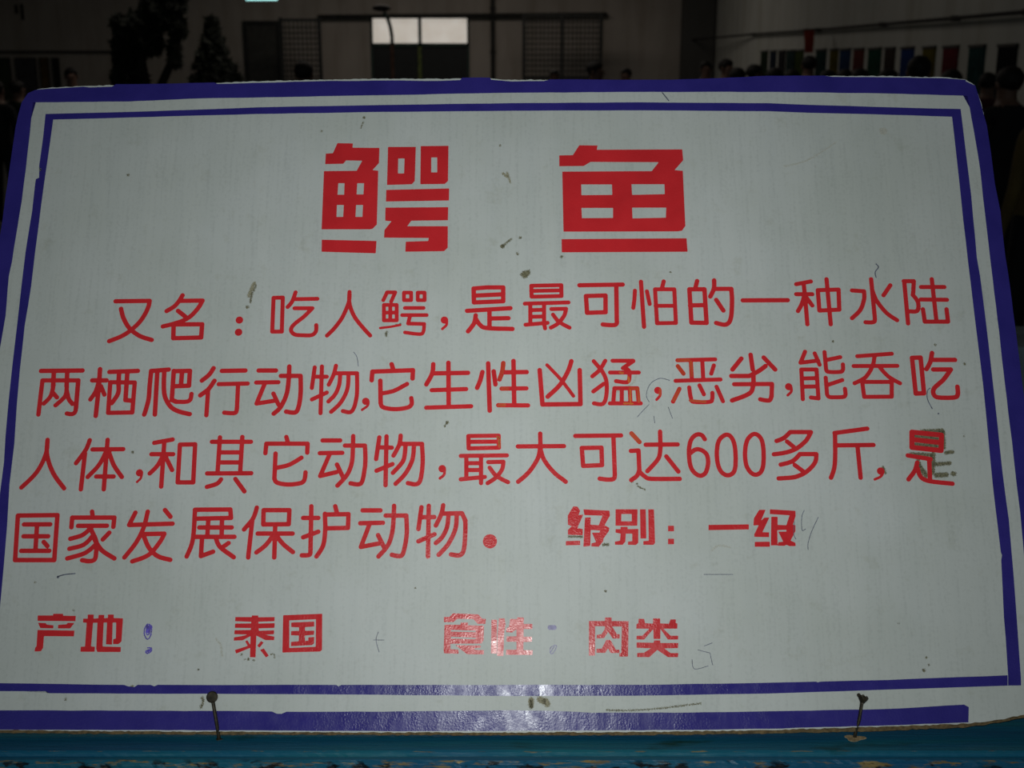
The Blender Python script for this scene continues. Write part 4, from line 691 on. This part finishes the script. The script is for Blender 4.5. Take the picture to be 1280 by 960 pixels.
# red banner hanging from the cable
Yb = (R - 0.3) * 1554 / (1012 - 640)
p0, p1 = at(1012, 38, Yb), at(1012, 66, Yb)
M['red_cloth'] = plain('red_cloth', (0.23, 0.025, 0.012), 0.9)
root = empty('red_banner', p0); tag(root, 'narrow red cloth banner hanging from the wall cable', 'banner')
bm = bmesh.new()
for i in range(8):
    z0 = -(i) * (p0.z - p1.z) / 8; z1 = -(i + 1) * (p0.z - p1.z) / 8; o_ = 0.01 * math.sin(i * 1.3)
    add_box(bm, (-0.08 + 0.004 * i, o_, z1), (0.075, o_ + 0.012, z0))
bm_obj('cloth', bm, M['red_cloth'], root)
bm = bmesh.new(); add_tube(bm, [(-0.1, 0, 0.01), (0.34, 0, 0.02)], 0.012, 6); bm_obj('hanging_rod', bm, M['dark_metal'], root)

# posters on the far wall, left end
for px0, px1, c, nm in ((-14, 15, (0.03, 0.045, 0.02), 'dark green'), (19, 47, (0.045, 0.045, 0.05), 'dark grey'), (49, 63, (0.10, 0.06, 0.02), 'brown and yellow'), (65, 76, (0.012, 0.014, 0.012), 'black narrow')):
    p0, p1 = at(px0, 72, BK), at(px1, 96, BK)
    root = empty('poster', ((p0.x + p1.x) / 2, BK, p0.z - 0.5)); tag(root, '%s picture hung under the dark line on the far wall' % nm, 'poster', 'pictures on the far wall')
    hw = (p1.x - p0.x) / 2
    bm = bmesh.new(); add_box(bm, (-hw + 0.02, -0.03, -0.48), (hw - 0.02, -0.002, 0.48)); bm_obj('print_sheet', bm, plain('far_print', c, 0.7, var=0.5, scale=4), root)
    bm = bmesh.new()
    for lo, hi in (((-hw, -0.04, -0.5), (-hw + 0.02, 0, 0.5)), ((hw - 0.02, -0.04, -0.5), (hw, 0, 0.5)), ((-hw, -0.04, 0.48), (hw, 0, 0.5)), ((-hw, -0.04, -0.5), (hw, 0, -0.48))): add_box(bm, lo, hi)
    bm_obj('picture_frame', bm, M['dark_metal'], root)
# two dark strokes painted on the wall high up
for px, y0, y1, nm in ((20, 6, 17, 'shorter'), (27, 5, 25, 'longer')):
    p0, p1 = at(px, y0, BK), at(px, y1, BK)
    bm = bmesh.new(); add_box(bm, (p0.x - 0.035, BK - 0.012, p1.z), (p0.x + 0.035, BK, p0.z))
    tag(bm_obj('wall_hook', bm, M['black']), '%s of two dark strips fixed high on the far wall' % nm, 'wall hook', 'dark strips on the far wall')

# ------------------------------------------------------------------ dark plants in front of the far wall
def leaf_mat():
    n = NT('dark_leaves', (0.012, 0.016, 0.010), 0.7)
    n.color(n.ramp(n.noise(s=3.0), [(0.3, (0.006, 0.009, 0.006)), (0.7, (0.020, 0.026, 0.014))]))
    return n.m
M['leaf'] = leaf_mat(); M['bark'] = plain('dark_bark', (0.02, 0.016, 0.012), 0.9); M['pot'] = plain('dark_clay_pot', (0.05, 0.03, 0.02), 0.8)
def plant(px_c, Y, blobs, trunks, label, cat, name, seed):
    rg = random.Random(seed)
    root = empty(name, (at(px_c, 90, Y).x, Y, 0)); tag(root, label, cat)
    o = root.location
    verts = []; faces = []
    for bx, by, rx, ry, n in blobs:
        c = at(bx, by, Y) - o; sx, sz = rx * Y / 1500, ry * Y / 1500
        for _ in range(n):
            d = Vector((rg.gauss(0, 1), rg.gauss(0, 1), rg.gauss(0, 1))).normalized() * rg.random() ** 0.4
            q = c + Vector((d.x * sx, d.y * min(sx, sz), d.z * sz))
            a = Vector((rg.gauss(0, 1), rg.gauss(0, 1), rg.gauss(0, 1))).normalized(); b = a.orthogonal().normalized()
            l = rg.uniform(0.05, 0.09); w = l * 0.35
            i = len(verts)
            verts += [q - a * l, q + b * w, q + a * l, q - b * w]
            faces.append((i, i + 1, i + 2, i + 3))
    me = bpy.data.meshes.new('foliage'); me.from_pydata(verts, [], faces)
    tag(mesh_obj('foliage', me, M['leaf'], root), kind='stuff')
    for tr in trunks:
        bm = bmesh.new(); add_tube(bm, [(at(x, y, Y) - o) if y is not None else Vector(((at(x, 90, Y) - o).x, 0, 0.3)) for x, y in tr], [0.06 - 0.008 * i for i in range(len(tr))][:len(tr)]); bm_obj('trunk', bm, M['bark'], root)
    bm = bmesh.new(); add_tube(bm, [(0, 0, 0), (0, 0, 0.05), (0, 0, 0.4), (0, 0, 0.42)], [0.22, 0.26, 0.34, 0.36], 20); bm_obj('pot', bm, M['pot'], root)
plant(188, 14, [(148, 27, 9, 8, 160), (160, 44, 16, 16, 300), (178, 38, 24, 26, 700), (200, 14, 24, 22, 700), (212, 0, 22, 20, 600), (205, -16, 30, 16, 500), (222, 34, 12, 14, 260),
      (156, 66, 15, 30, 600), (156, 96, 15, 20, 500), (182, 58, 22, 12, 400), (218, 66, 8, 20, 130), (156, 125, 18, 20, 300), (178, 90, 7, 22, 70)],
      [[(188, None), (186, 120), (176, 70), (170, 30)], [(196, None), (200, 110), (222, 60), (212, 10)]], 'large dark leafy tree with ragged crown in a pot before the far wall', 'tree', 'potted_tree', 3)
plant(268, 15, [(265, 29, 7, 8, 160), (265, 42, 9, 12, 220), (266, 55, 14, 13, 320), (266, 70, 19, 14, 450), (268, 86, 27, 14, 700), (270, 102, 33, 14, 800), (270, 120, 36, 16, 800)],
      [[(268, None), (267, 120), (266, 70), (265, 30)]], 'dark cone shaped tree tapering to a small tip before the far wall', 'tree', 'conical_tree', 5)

# ------------------------------------------------------------------ people in the hall
def person_mesh():
    """one standing figure, 1.70 m tall, grown by a skin modifier, plus head details; materials 0 skin, 1 top, 2 trousers, 3 shoes"""
    V_ = []; E_ = []; Rr = []
    def v(p, r, prev=None):
        V_.append(p); Rr.append(r); i = len(V_) - 1
        if prev is not None: E_.append((prev, i))
        return i
    pel = v((0, 0, 0.93), (0.15, 0.105))
    w = v((0, 0, 1.08), (0.135, 0.095), pel); ch = v((0, 0.01, 1.26), (0.16, 0.11), w); sh = v((0, 0.01, 1.38), (0.13, 0.08), ch)
    nk = v((0, -0.005, 1.46), (0.052, 0.055), sh); hd = v((0, -0.02, 1.55), (0.07, 0.088), nk); tp = v((0, -0.015, 1.64), (0.066, 0.08), hd)
    hands = []
    for s in (-1, 1):
        a = v((s * 0.17, 0.01, 1.375), 0.058, sh); b = v((s * 0.235, 0.02, 1.10), 0.044, a); c = v((s * 0.245, -0.04, 0.86), 0.030, b); d = v((s * 0.24, -0.06, 0.78), (0.022, 0.038), c)
        hands.append((s, (s * 0.24, -0.06, 0.78)))
        h = v((s * 0.095, 0, 0.86), 0.088, pel); k = v((s * 0.105, -0.01, 0.48), 0.062, h); an = v((s * 0.11, 0.02, 0.09), 0.042, k); v((s * 0.12, -0.12, 0.04), 0.038, an)
    me = bpy.data.meshes.new('body'); me.from_pydata(V_, E_, [])
    ob = bpy.data.objects.new('temp', me); COL.objects.link(ob)
    m = ob.modifiers.new('skin', 'SKIN')
    for i, r in enumerate(Rr): me.skin_vertices[0].data[i].radius = r if hasattr(r, '__len__') else (r, r)
    me.skin_vertices[0].data[0].use_root = True
    ob.modifiers.new('sub', 'SUBSURF').levels = 2
    dg = bpy.context.evaluated_depsgraph_get()
    out = bpy.data.meshes.new_from_object(ob.evaluated_get(dg))
    bpy.data.objects.remove(ob)
    bm = bmesh.new(); bm.from_mesh(out)
    for f in bm.faces:
        c = f.calc_center_median()
        if c.z > 1.435 or (abs(c.x) > 0.2 and c.z < 0.84): f.material_index = 0
        elif c.z > 0.92 or abs(c.x) > 0.2: f.material_index = 1
        elif c.z > 0.10: f.material_index = 2
        else: f.material_index = 3
    # nose, eyes, lips, ears and fingers
    add_tube(bm, [(0, -0.105, 1.585), (0, -0.125, 1.555), (0, -0.10, 1.545)], [0.008, 0.014, 0.010], 8)
    for s in (-1, 1):
        add_ball(bm, (s * 0.03, -0.098, 1.585), 0.012, 8, 6); add_ball(bm, (s * 0.078, -0.01, 1.57), (0.012, 0.02, 0.032), 8, 6)
    add_ball(bm, (0, -0.10, 1.517), (0.024, 0.009, 0.008), 8, 6)
    for s, (hx, hy, hz) in hands:
        for i, ln in enumerate((0.062, 0.075, 0.07, 0.055)):
            y = hy - 0.028 + i * 0.019
            add_tube(bm, [(hx, y, hz), (hx - s * 0.004, y, hz - ln * 0.6), (hx - s * 0.016, y, hz - ln)], [0.010, 0.009, 0.006], 6)
        add_tube(bm, [(hx, hy - 0.03, hz + 0.03), (hx - s * 0.006, hy - 0.055, hz), (hx - s * 0.012, hy - 0.06, hz - 0.03)], [0.012, 0.010, 0.008], 6)
    me = bpy.data.meshes.new('body'); bm.to_mesh(me); bm.free()
    for p in me.polygons: p.use_smooth = True
    bm = bmesh.new()
    add_ball(bm, (0, 0.005, 1.615), (0.088, 0.105, 0.085), 16, 10)
    for vv in bm.verts:
        if vv.co.y < -0.045 and vv.co.z < 1.64: vv.co.y = -0.045 + (vv.co.y + 0.045) * 0.15
        vv.co += Vector((RNG.uniform(-1, 1), RNG.uniform(-1, 1), RNG.uniform(-1, 1))) * 0.003
    hair = bpy.data.meshes.new('hair'); bm.to_mesh(hair); bm.free()
    for p in hair.polygons: p.use_smooth = True
    return me, hair
BODY, HAIR = person_mesh()
M['skin'] = plain('skin', (0.15, 0.085, 0.06), 0.6, var=0.1); M['hair'] = plain('black_hair', (0.006, 0.005, 0.005), 0.7)
M['shoe'] = plain('dark_shoe_leather', (0.015, 0.013, 0.012), 0.5)
for k in ('skin', 'hair', 'shoe'): pass
for nm in range(4): BODY.materials.append(M['skin'])
HAIR.materials.append(M['hair'])
CLOTH = {'black': (0.008, 0.008, 0.009), 'navy': (0.008, 0.012, 0.03), 'dark green': (0.01, 0.02, 0.012), 'grey': (0.03, 0.03, 0.032), 'maroon': (0.05, 0.01, 0.012), 'olive': (0.04, 0.04, 0.015), 'brown': (0.03, 0.02, 0.012), 'ochre': (0.10, 0.07, 0.02)}
cm = {k: plain('cloth_' + k.replace(' ', '_'), c, 0.9) for k, c in CLOTH.items()}
def person(px, top_y, Y, top, legs, turn, label):
    p = at(px, top_y, Y); hgt = p.z
    root = empty('person', (p.x, Y, 0), (0, 0, math.radians(turn))); root.scale = (hgt / 1.70,) * 3
    tag(root, label, 'person', 'visitors in the hall')
    b = mesh_obj('body', BODY, None, root)
    for i, mt in enumerate((M['skin'], cm[top], cm[legs], M['shoe'])):
        b.material_slots[i].link = 'OBJECT'; b.material_slots[i].material = mt
    mesh_obj('hair', HAIR, None, root)
PEOPLE = [
 (88, 84, 15.0, 'dark green', 'black', 20, 'small person in dark green standing below the far wall pictures'),
 (379, 76, 10.5, 'black', 'black', 170, 'person in black standing before the narrow mesh screen'),
 (693, 87, 21.0, 'dark green', 'black', 0, 'distant person in dark green before the wider mesh screen'),
 (744, 76, 13.5, 'brown', 'black', 60, 'person in a brown top facing across before the mesh screen'),
 (783, 85, 18.0, 'olive', 'grey', -30, 'person in an olive top standing alone before the bare far wall'),
 (883, 76, 18.0, 'black', 'black', 0, 'slim person in black standing before the dark pilaster'),
 (908, 73, 15.0, 'black', 'navy', 40, 'person in a black top and navy trousers past the dark pilaster'),
 (922, 84, 12.0, 'maroon', 'black', 190, 'person in maroon seen from behind past the pilaster'),
 (944, 80, 13.5, 'navy', 'black', 90, 'person in navy at the start of the poster row'),
 (968, 84, 12.5, 'dark green', 'black', 200, 'person in dark green before the first dark posters'),
 (991, 86, 12.0, 'grey', 'black', 160, 'person in grey before the dull teal poster'),
 (1012, 69, 14.5, 'black', 'black', 180, 'tall person in black below the red banner'),
 (1036, 87, 10.6, 'black', 'brown', 150, 'person in black with brown trousers before the mustard poster'),
 (1056, 86, 11.5, 'navy', 'black', 200, 'person in navy before the navy blue poster'),
 (1076, 85, 11.0, 'maroon', 'black', 140, 'person in maroon before the brick red poster'),
 (1112, 86, 10.5, 'brown', 'black', 100, 'person in brown before the dark brown poster'),
 (1150, 69, 8.6, 'black', 'black', 170, 'person in black with a large dark head before the yellow topped poster'),
 (1190, 86, 9.6, 'black', 'navy', 200, 'person in black before the crimson poster'),
 (1236, 90, 10.9, 'maroon', 'black', 150, 'person in maroon beside the upper corner of the sign'),
 (1264, 82, 7.4, 'black', 'black', 190, 'person all in black nearest beside the sign'),
 (1316, 92, 5.8, 'ochre', 'black', 210, 'person in an ochre top at the very edge of the view'),
 (-6, 100, 12.0, 'black', 'black', 170, 'person in black beside the sign, opposite the poster wall'),
 (20, 100, 13.0, 'dark green', 'black', 150, 'person in dark green beside the blue corner of the sign'),
]
for a in PEOPLE: person(*a)

# pale low ledge of the pool behind the sign
M['ledge'] = plain('pale_blue_grey_cement', (0.20, 0.27, 0.29), 0.8, var=0.25, scale=6)
root = empty('low_ledge', (1.9, 3.6, 0)); tag(root, 'low blue-grey cement ledge beyond the lower side of the sign', 'ledge')
zt = at(1275, 431, 3.6).z
bm = bmesh.new(); add_box(bm, (-0.75, 0.0, 0), (1.6, 0.25, zt - 0.05)); bm_obj('wall_body', bm, M['ledge'], root)
bm = bmesh.new(); add_box(bm, (-0.78, -0.03, zt - 0.05), (1.63, 0.28, zt)); bm_obj('coping', bm, M['ledge'], root)

# ------------------------------------------------------------------ blue wooden rail that carries the sign
def rail_mat(lines):
    n = NT('worn_blue_green_paint', (0.02, 0.09, 0.15), 0.38, 0.0, 0.5)
    base = n.ramp(n.noise((2.2, 30, 30), 1.0, 5.0), [(0.3, (0.004, 0.060, 0.15)), (0.5, (0.005, 0.092, 0.165)), (0.72, (0.010, 0.13, 0.15))])
    wood = n.ramp(n.noise((30, 120, 120), 1.0, 4.0), [(0.3, (0.06, 0.035, 0.012)), (0.7, (0.30, 0.22, 0.08))])
    # wear: strong along the edges
    tc = n.node('ShaderNodeTexCoord'); sp = n.node('ShaderNodeSeparateXYZ'); n.link(tc.outputs['Object'], sp.inputs[0])
    acc = None
    for y, w, k in lines:
        s1 = n.node('ShaderNodeMath', operation='SUBTRACT'); n.link(sp.outputs['Y'], s1.inputs[0]); s1.inputs[1].default_value = y
        s2 = n.node('ShaderNodeMath', operation='ABSOLUTE'); n.link(s1.outputs[0], s2.inputs[0])
        s3 = n.node('ShaderNodeMapRange'); n.link(s2.outputs[0], s3.inputs['Value']); s3.inputs['From Min'].default_value = 0; s3.inputs['From Max'].default_value = w
        s3.inputs['To Min'].default_value = k; s3.inputs['To Max'].default_value = 0
        if acc is None: acc = s3.outputs[0]
        else:
            mx = n.node('ShaderNodeMath', operation='MAXIMUM'); n.link(acc, mx.inputs[0]); n.link(s3.outputs[0], mx.inputs[1]); acc = mx.outputs[0]
    ad = n.node('ShaderNodeMath', operation='ADD'); n.link(acc, ad.inputs[0]); n.link(n.noise((34, 210, 210), 1.0, 7.0, 0.72), ad.inputs[1])
    fac = n.ramp(ad.outputs[0], [(0.80, (0, 0, 0)), (0.88, W3)])
    holes = n.ramp(n.noise((60, 150, 150), 1.0, 3.0), [(0.36, (0.06, 0.05, 0.05)), (0.44, W3)])
    grime = n.ramp(n.noise((10, 40, 40), 1.0, 6.0), [(0.60, W3), (0.72, (0.55, 0.42, 0.25))])
    lowm = n.node('ShaderNodeMapRange'); n.link(sp.outputs['Y'], lowm.inputs['Value'])
    lowm.inputs['From Min'].default_value = lines[1][0] + 0.004; lowm.inputs['From Max'].default_value = lines[1][0] - 0.001
    painted = n.mix(fac, n.mix(1.0, base, grime, 'MULTIPLY'), wood)
    n.color(n.mix(lowm.outputs[0], painted, n.mix(1.0, painted, holes, 'MULTIPLY')))
    p = n.bump(n.noise((12, 260, 260), 1.0, 5.0), 0.5, 0.0012)
    n.bump(ad.outputs[0], 0.35, 0.0015, p)
    return n.m
y1 = at_height(640, 938.5, RAIL_Z).y; z2 = RAIL_Z - 0.004; y2 = at_height(640, 951.5, z2).y; z3 = z2 - 0.009; y3 = y2 - 0.008
ORG = Vector((0, BASE.y, RAIL_Z))
rail = empty('blue_rail', (0, BASE.y, 0)); tag(rail, 'worn blue-green painted timber rail that the sign stands on', 'rail')
o = rail.location
M['rail'] = rail_mat([(y1 - ORG.y, 0.0022, 0.27), (y2 - ORG.y, 0.0060, 0.31), (y3 - ORG.y, 0.004, 0.15)])
prof = [(0.085, RAIL_Z - 0.13), (0.085, RAIL_Z), (y1 - o.y + 0.0012, RAIL_Z), (y1 - o.y - 0.0010, RAIL_Z - 0.0012), (y1 - o.y - 0.0016, z2 - 0.0008), (y1 - o.y - 0.003, z2),
        (y2 - o.y + 0.002, z2), (y2 - o.y - 0.001, z2 - 0.002), (y2 - o.y - 0.002, z3), (y3 - o.y, z3 - 0.001), (y3 - o.y - 0.002, z3 - 0.004), (y3 - o.y - 0.003, RAIL_Z - 0.13)]
bm = bmesh.new()
N = 520; rows = []
ph = [RNG.uniform(0, 6) for _ in range(40)]
for i in range(N + 1):
    x = -1.3 + 2.6 * i / N; ring = []
    for j, (y, z) in enumerate(prof):
        dy = dz = 0
        if j in (2, 3, 4): dy = 0.0006 * math.sin(x * 9 + 1) + RNG.uniform(-1, 1) * 0.00018
        if j in (6, 7, 8):
            w = sum(math.sin(x * f + ph[q]) for q, f in enumerate((7, 17, 31, 63, 110))) / 5
            dy = 0.0012 * w + RNG.uniform(-1, 1) * 0.0004; dz = -abs(RNG.gauss(0, 0.0003)) if j > 6 else 0
        if j in (9, 10): dy = RNG.uniform(-1, 1) * 0.0008; dz = RNG.uniform(-1, 1) * 0.0006
        ring.append(bm.verts.new((x, y + dy, z + dz - ORG.z)))
    rows.append(ring)
for a, b in zip(rows, rows[1:]):
    for j in range(len(prof)):
        k = (j + 1) % len(prof); bm.faces.new((a[j], b[j], b[k], a[k]))
bm.faces.new(rows[0]); bm.faces.new(rows[-1][::-1])
beam = bm_obj('beam', bm, M['rail'], rail); beam.location = (0, 0, ORG.z)
for x in (-1.15, 1.15):
    bm = bmesh.new(); add_box(bm, (x - 0.04, 0.0, 0), (x + 0.04, 0.08, RAIL_Z - 0.13)); bm_obj('post', bm, M['rail'], rail)
bm = bmesh.new(); add_box(bm, (-1.25, 0.015, 0.25), (1.25, 0.045, 0.33)); bm_obj('lower_board', bm, M['rail'], rail)

# ------------------------------------------------------------------ the sign
sign = empty('notice_board', BASE, (math.pi / 2 - LEAN, 0, 0))
tag(sign, 'large white board with red Chinese lettering and blue borders leaning on the rail', 'sign')
mm = lambda t: nums(t)
slab('backing_board', mm(OUTLINES['backing']), -0.0075, -0.0012, M['backing'], sign, 0.0005, 0.004)
slab('face_sheet', mm(OUTLINES['sheet']), -0.003, 0.0, M['sheet'], sign, 0.00045, 0.003)
for k in ('frame_top', 'frame_left', 'frame_right', 'frame_bottom'):
    slab('border_band', mm(OUTLINES[k]), 0.0 if k in ('frame_top', 'frame_bottom') else 0.00001, 0.00022 if k in ('frame_top', 'frame_bottom') else 0.00018, M['blue'], sign, 0.0002, 0.012)
for k in ('line_top', 'line_left', 'line_right', 'line_bottom'):
    slab('border_line', mm(OUTLINES[k]), 0.0, 0.0002 if k in ('line_top', 'line_bottom') else 0.00018, M['blue'], sign, 0.00015, 0.02)
LAB = {'ink': 'violet ballpoint scribble drawn as part of a colon', 'inkfaint': 'faded violet ink smudge', 'pen': 'thin dark pen mark', 'dirt': 'dark olive dirt stain', 'smear': 'pale brown smear', 'brown': 'brown smear', 'fade': 'patch of faded orange vinyl', 'fadeyellow': 'scraped yellowish patch'}
NAME = {'ink': 'ink_scribble', 'inkfaint': 'ink_scribble', 'pen': 'pen_mark', 'dirt': 'dirt_stain', 'smear': 'smear', 'brown': 'smear', 'fade': 'faded_patch', 'fadeyellow': 'faded_patch'}
for line in GLYPHS.strip().split('\n'):
    nm, body = line.split('|')
    if nm in LAB:
        h = 0.0003 if nm != 'pen' else 0.0002
        o = glyph(NAME[nm], body, sign, M[nm], h, 0.0, 0.00014 if nm in ('dirt', 'brown', 'smear') else 0.00030, 0.0022 if nm in ('dirt', 'smear', 'brown') else 0.0012 if nm == 'fadeyellow' else (0.0007 if nm.startswith('ink') else 0.0003))
        o['label'] = LAB[nm]
    else:
        glyph(nm, body, sign, M['red'], 0.00045, 0.0, 0.0002, 0.00008)

# ------------------------------------------------------------------ nails that hold the sign's foot
M['nail'] = plain('rusty_dark_steel', (0.045, 0.038, 0.025), 0.4, 0.5, var=0.5, scale=200)
M['wood_scar'] = plain('bare_wood', (0.30, 0.22, 0.12), 0.9, var=0.4, scale=300)
n_ = Vector((0, -math.cos(LEAN), math.sin(LEAN)))
u_ = Vector((0, math.sin(LEAN), math.cos(LEAN)))
def board_pt(s, t, n): return BASE + Vector((s, 0, 0)) + u_ * t + n_ * n
def nail(foot_px, head_st, label, bent):
    f = at_height(foot_px[0], foot_px[1], RAIL_Z)
    hd = board_pt(head_st[0], head_st[1], 0.0050)
    root = empty('nail', f); tag(root, label, 'nail', 'nails at the foot of the sign')
    h = hd - f
    bm = bmesh.new()
    mid = h * 0.5 + Vector((0.0004, -0.0012, 0))
    add_tube(bm, [Vector((0, 0, -0.004)), h * 0.1, mid, h * 0.9, h], 0.00165, 10)
    bm_obj('shank', bm, M['nail'], root, True)
    bm = bmesh.new()
    if not bent:
        d = (Vector((0.0, -0.75, 0.55)) ).normalized()
        add_tube(bm, [h - d * 0.0012, h - d * 0.0004, h + d * 0.0008, h + d * 0.0014], [0.0030, 0.0050, 0.0051, 0.0040], 16)
    else:
        a = Vector((-0.0045, -0.0015, 0.0062)); b = Vector((0.0042, -0.001, 0.0030))
        add_tube(bm, [h - Vector((0, 0, 0.002)), h + a * 0.55, h + a], [0.0020, 0.0019, 0.0016], 8)
        add_tube(bm, [h - Vector((0, 0, 0.002)), h + b * 0.6, h + b], [0.0020, 0.0022, 0.0013], 8)
        add_tube(bm, [h + a * 0.6, h + (a + b) * 0.55, h + b * 0.6], 0.0011, 8)
    bm_obj('nail_head', bm, M['nail'], root)
    bm = bmesh.new(); ring = []
    for k in range(18):
        an = 2 * math.pi * k / 18; r = (0.0085 if bent else 0.0028) * (1 + 0.25 * math.sin(3 * an + 1))
        ring.append((r * math.cos(an), 0.55 * r * math.sin(an)))
    top = [bm.verts.new((x, y - 0.001, 0.0003)) for x, y in ring]; bot = [bm.verts.new((x * 1.08, y * 1.08 - 0.001, -0.0003)) for x, y in ring]
    bm.faces.new(top)
    for k in range(18): bm.faces.new((top[k], top[(k + 1) % 18], bot[(k + 1) % 18], bot[k]))
    bm_obj('splintered_hole', bm, M['wood_scar'] if bent else M['nail'], root)
nail((274, 923.5), (-0.2647, 0.0325), 'round headed rusty nail with whole head near the Thailand line', False)
nail((1068, 922), (0.3093, 0.0300), 'bent rusty nail with broken head in a splintered hole', True)
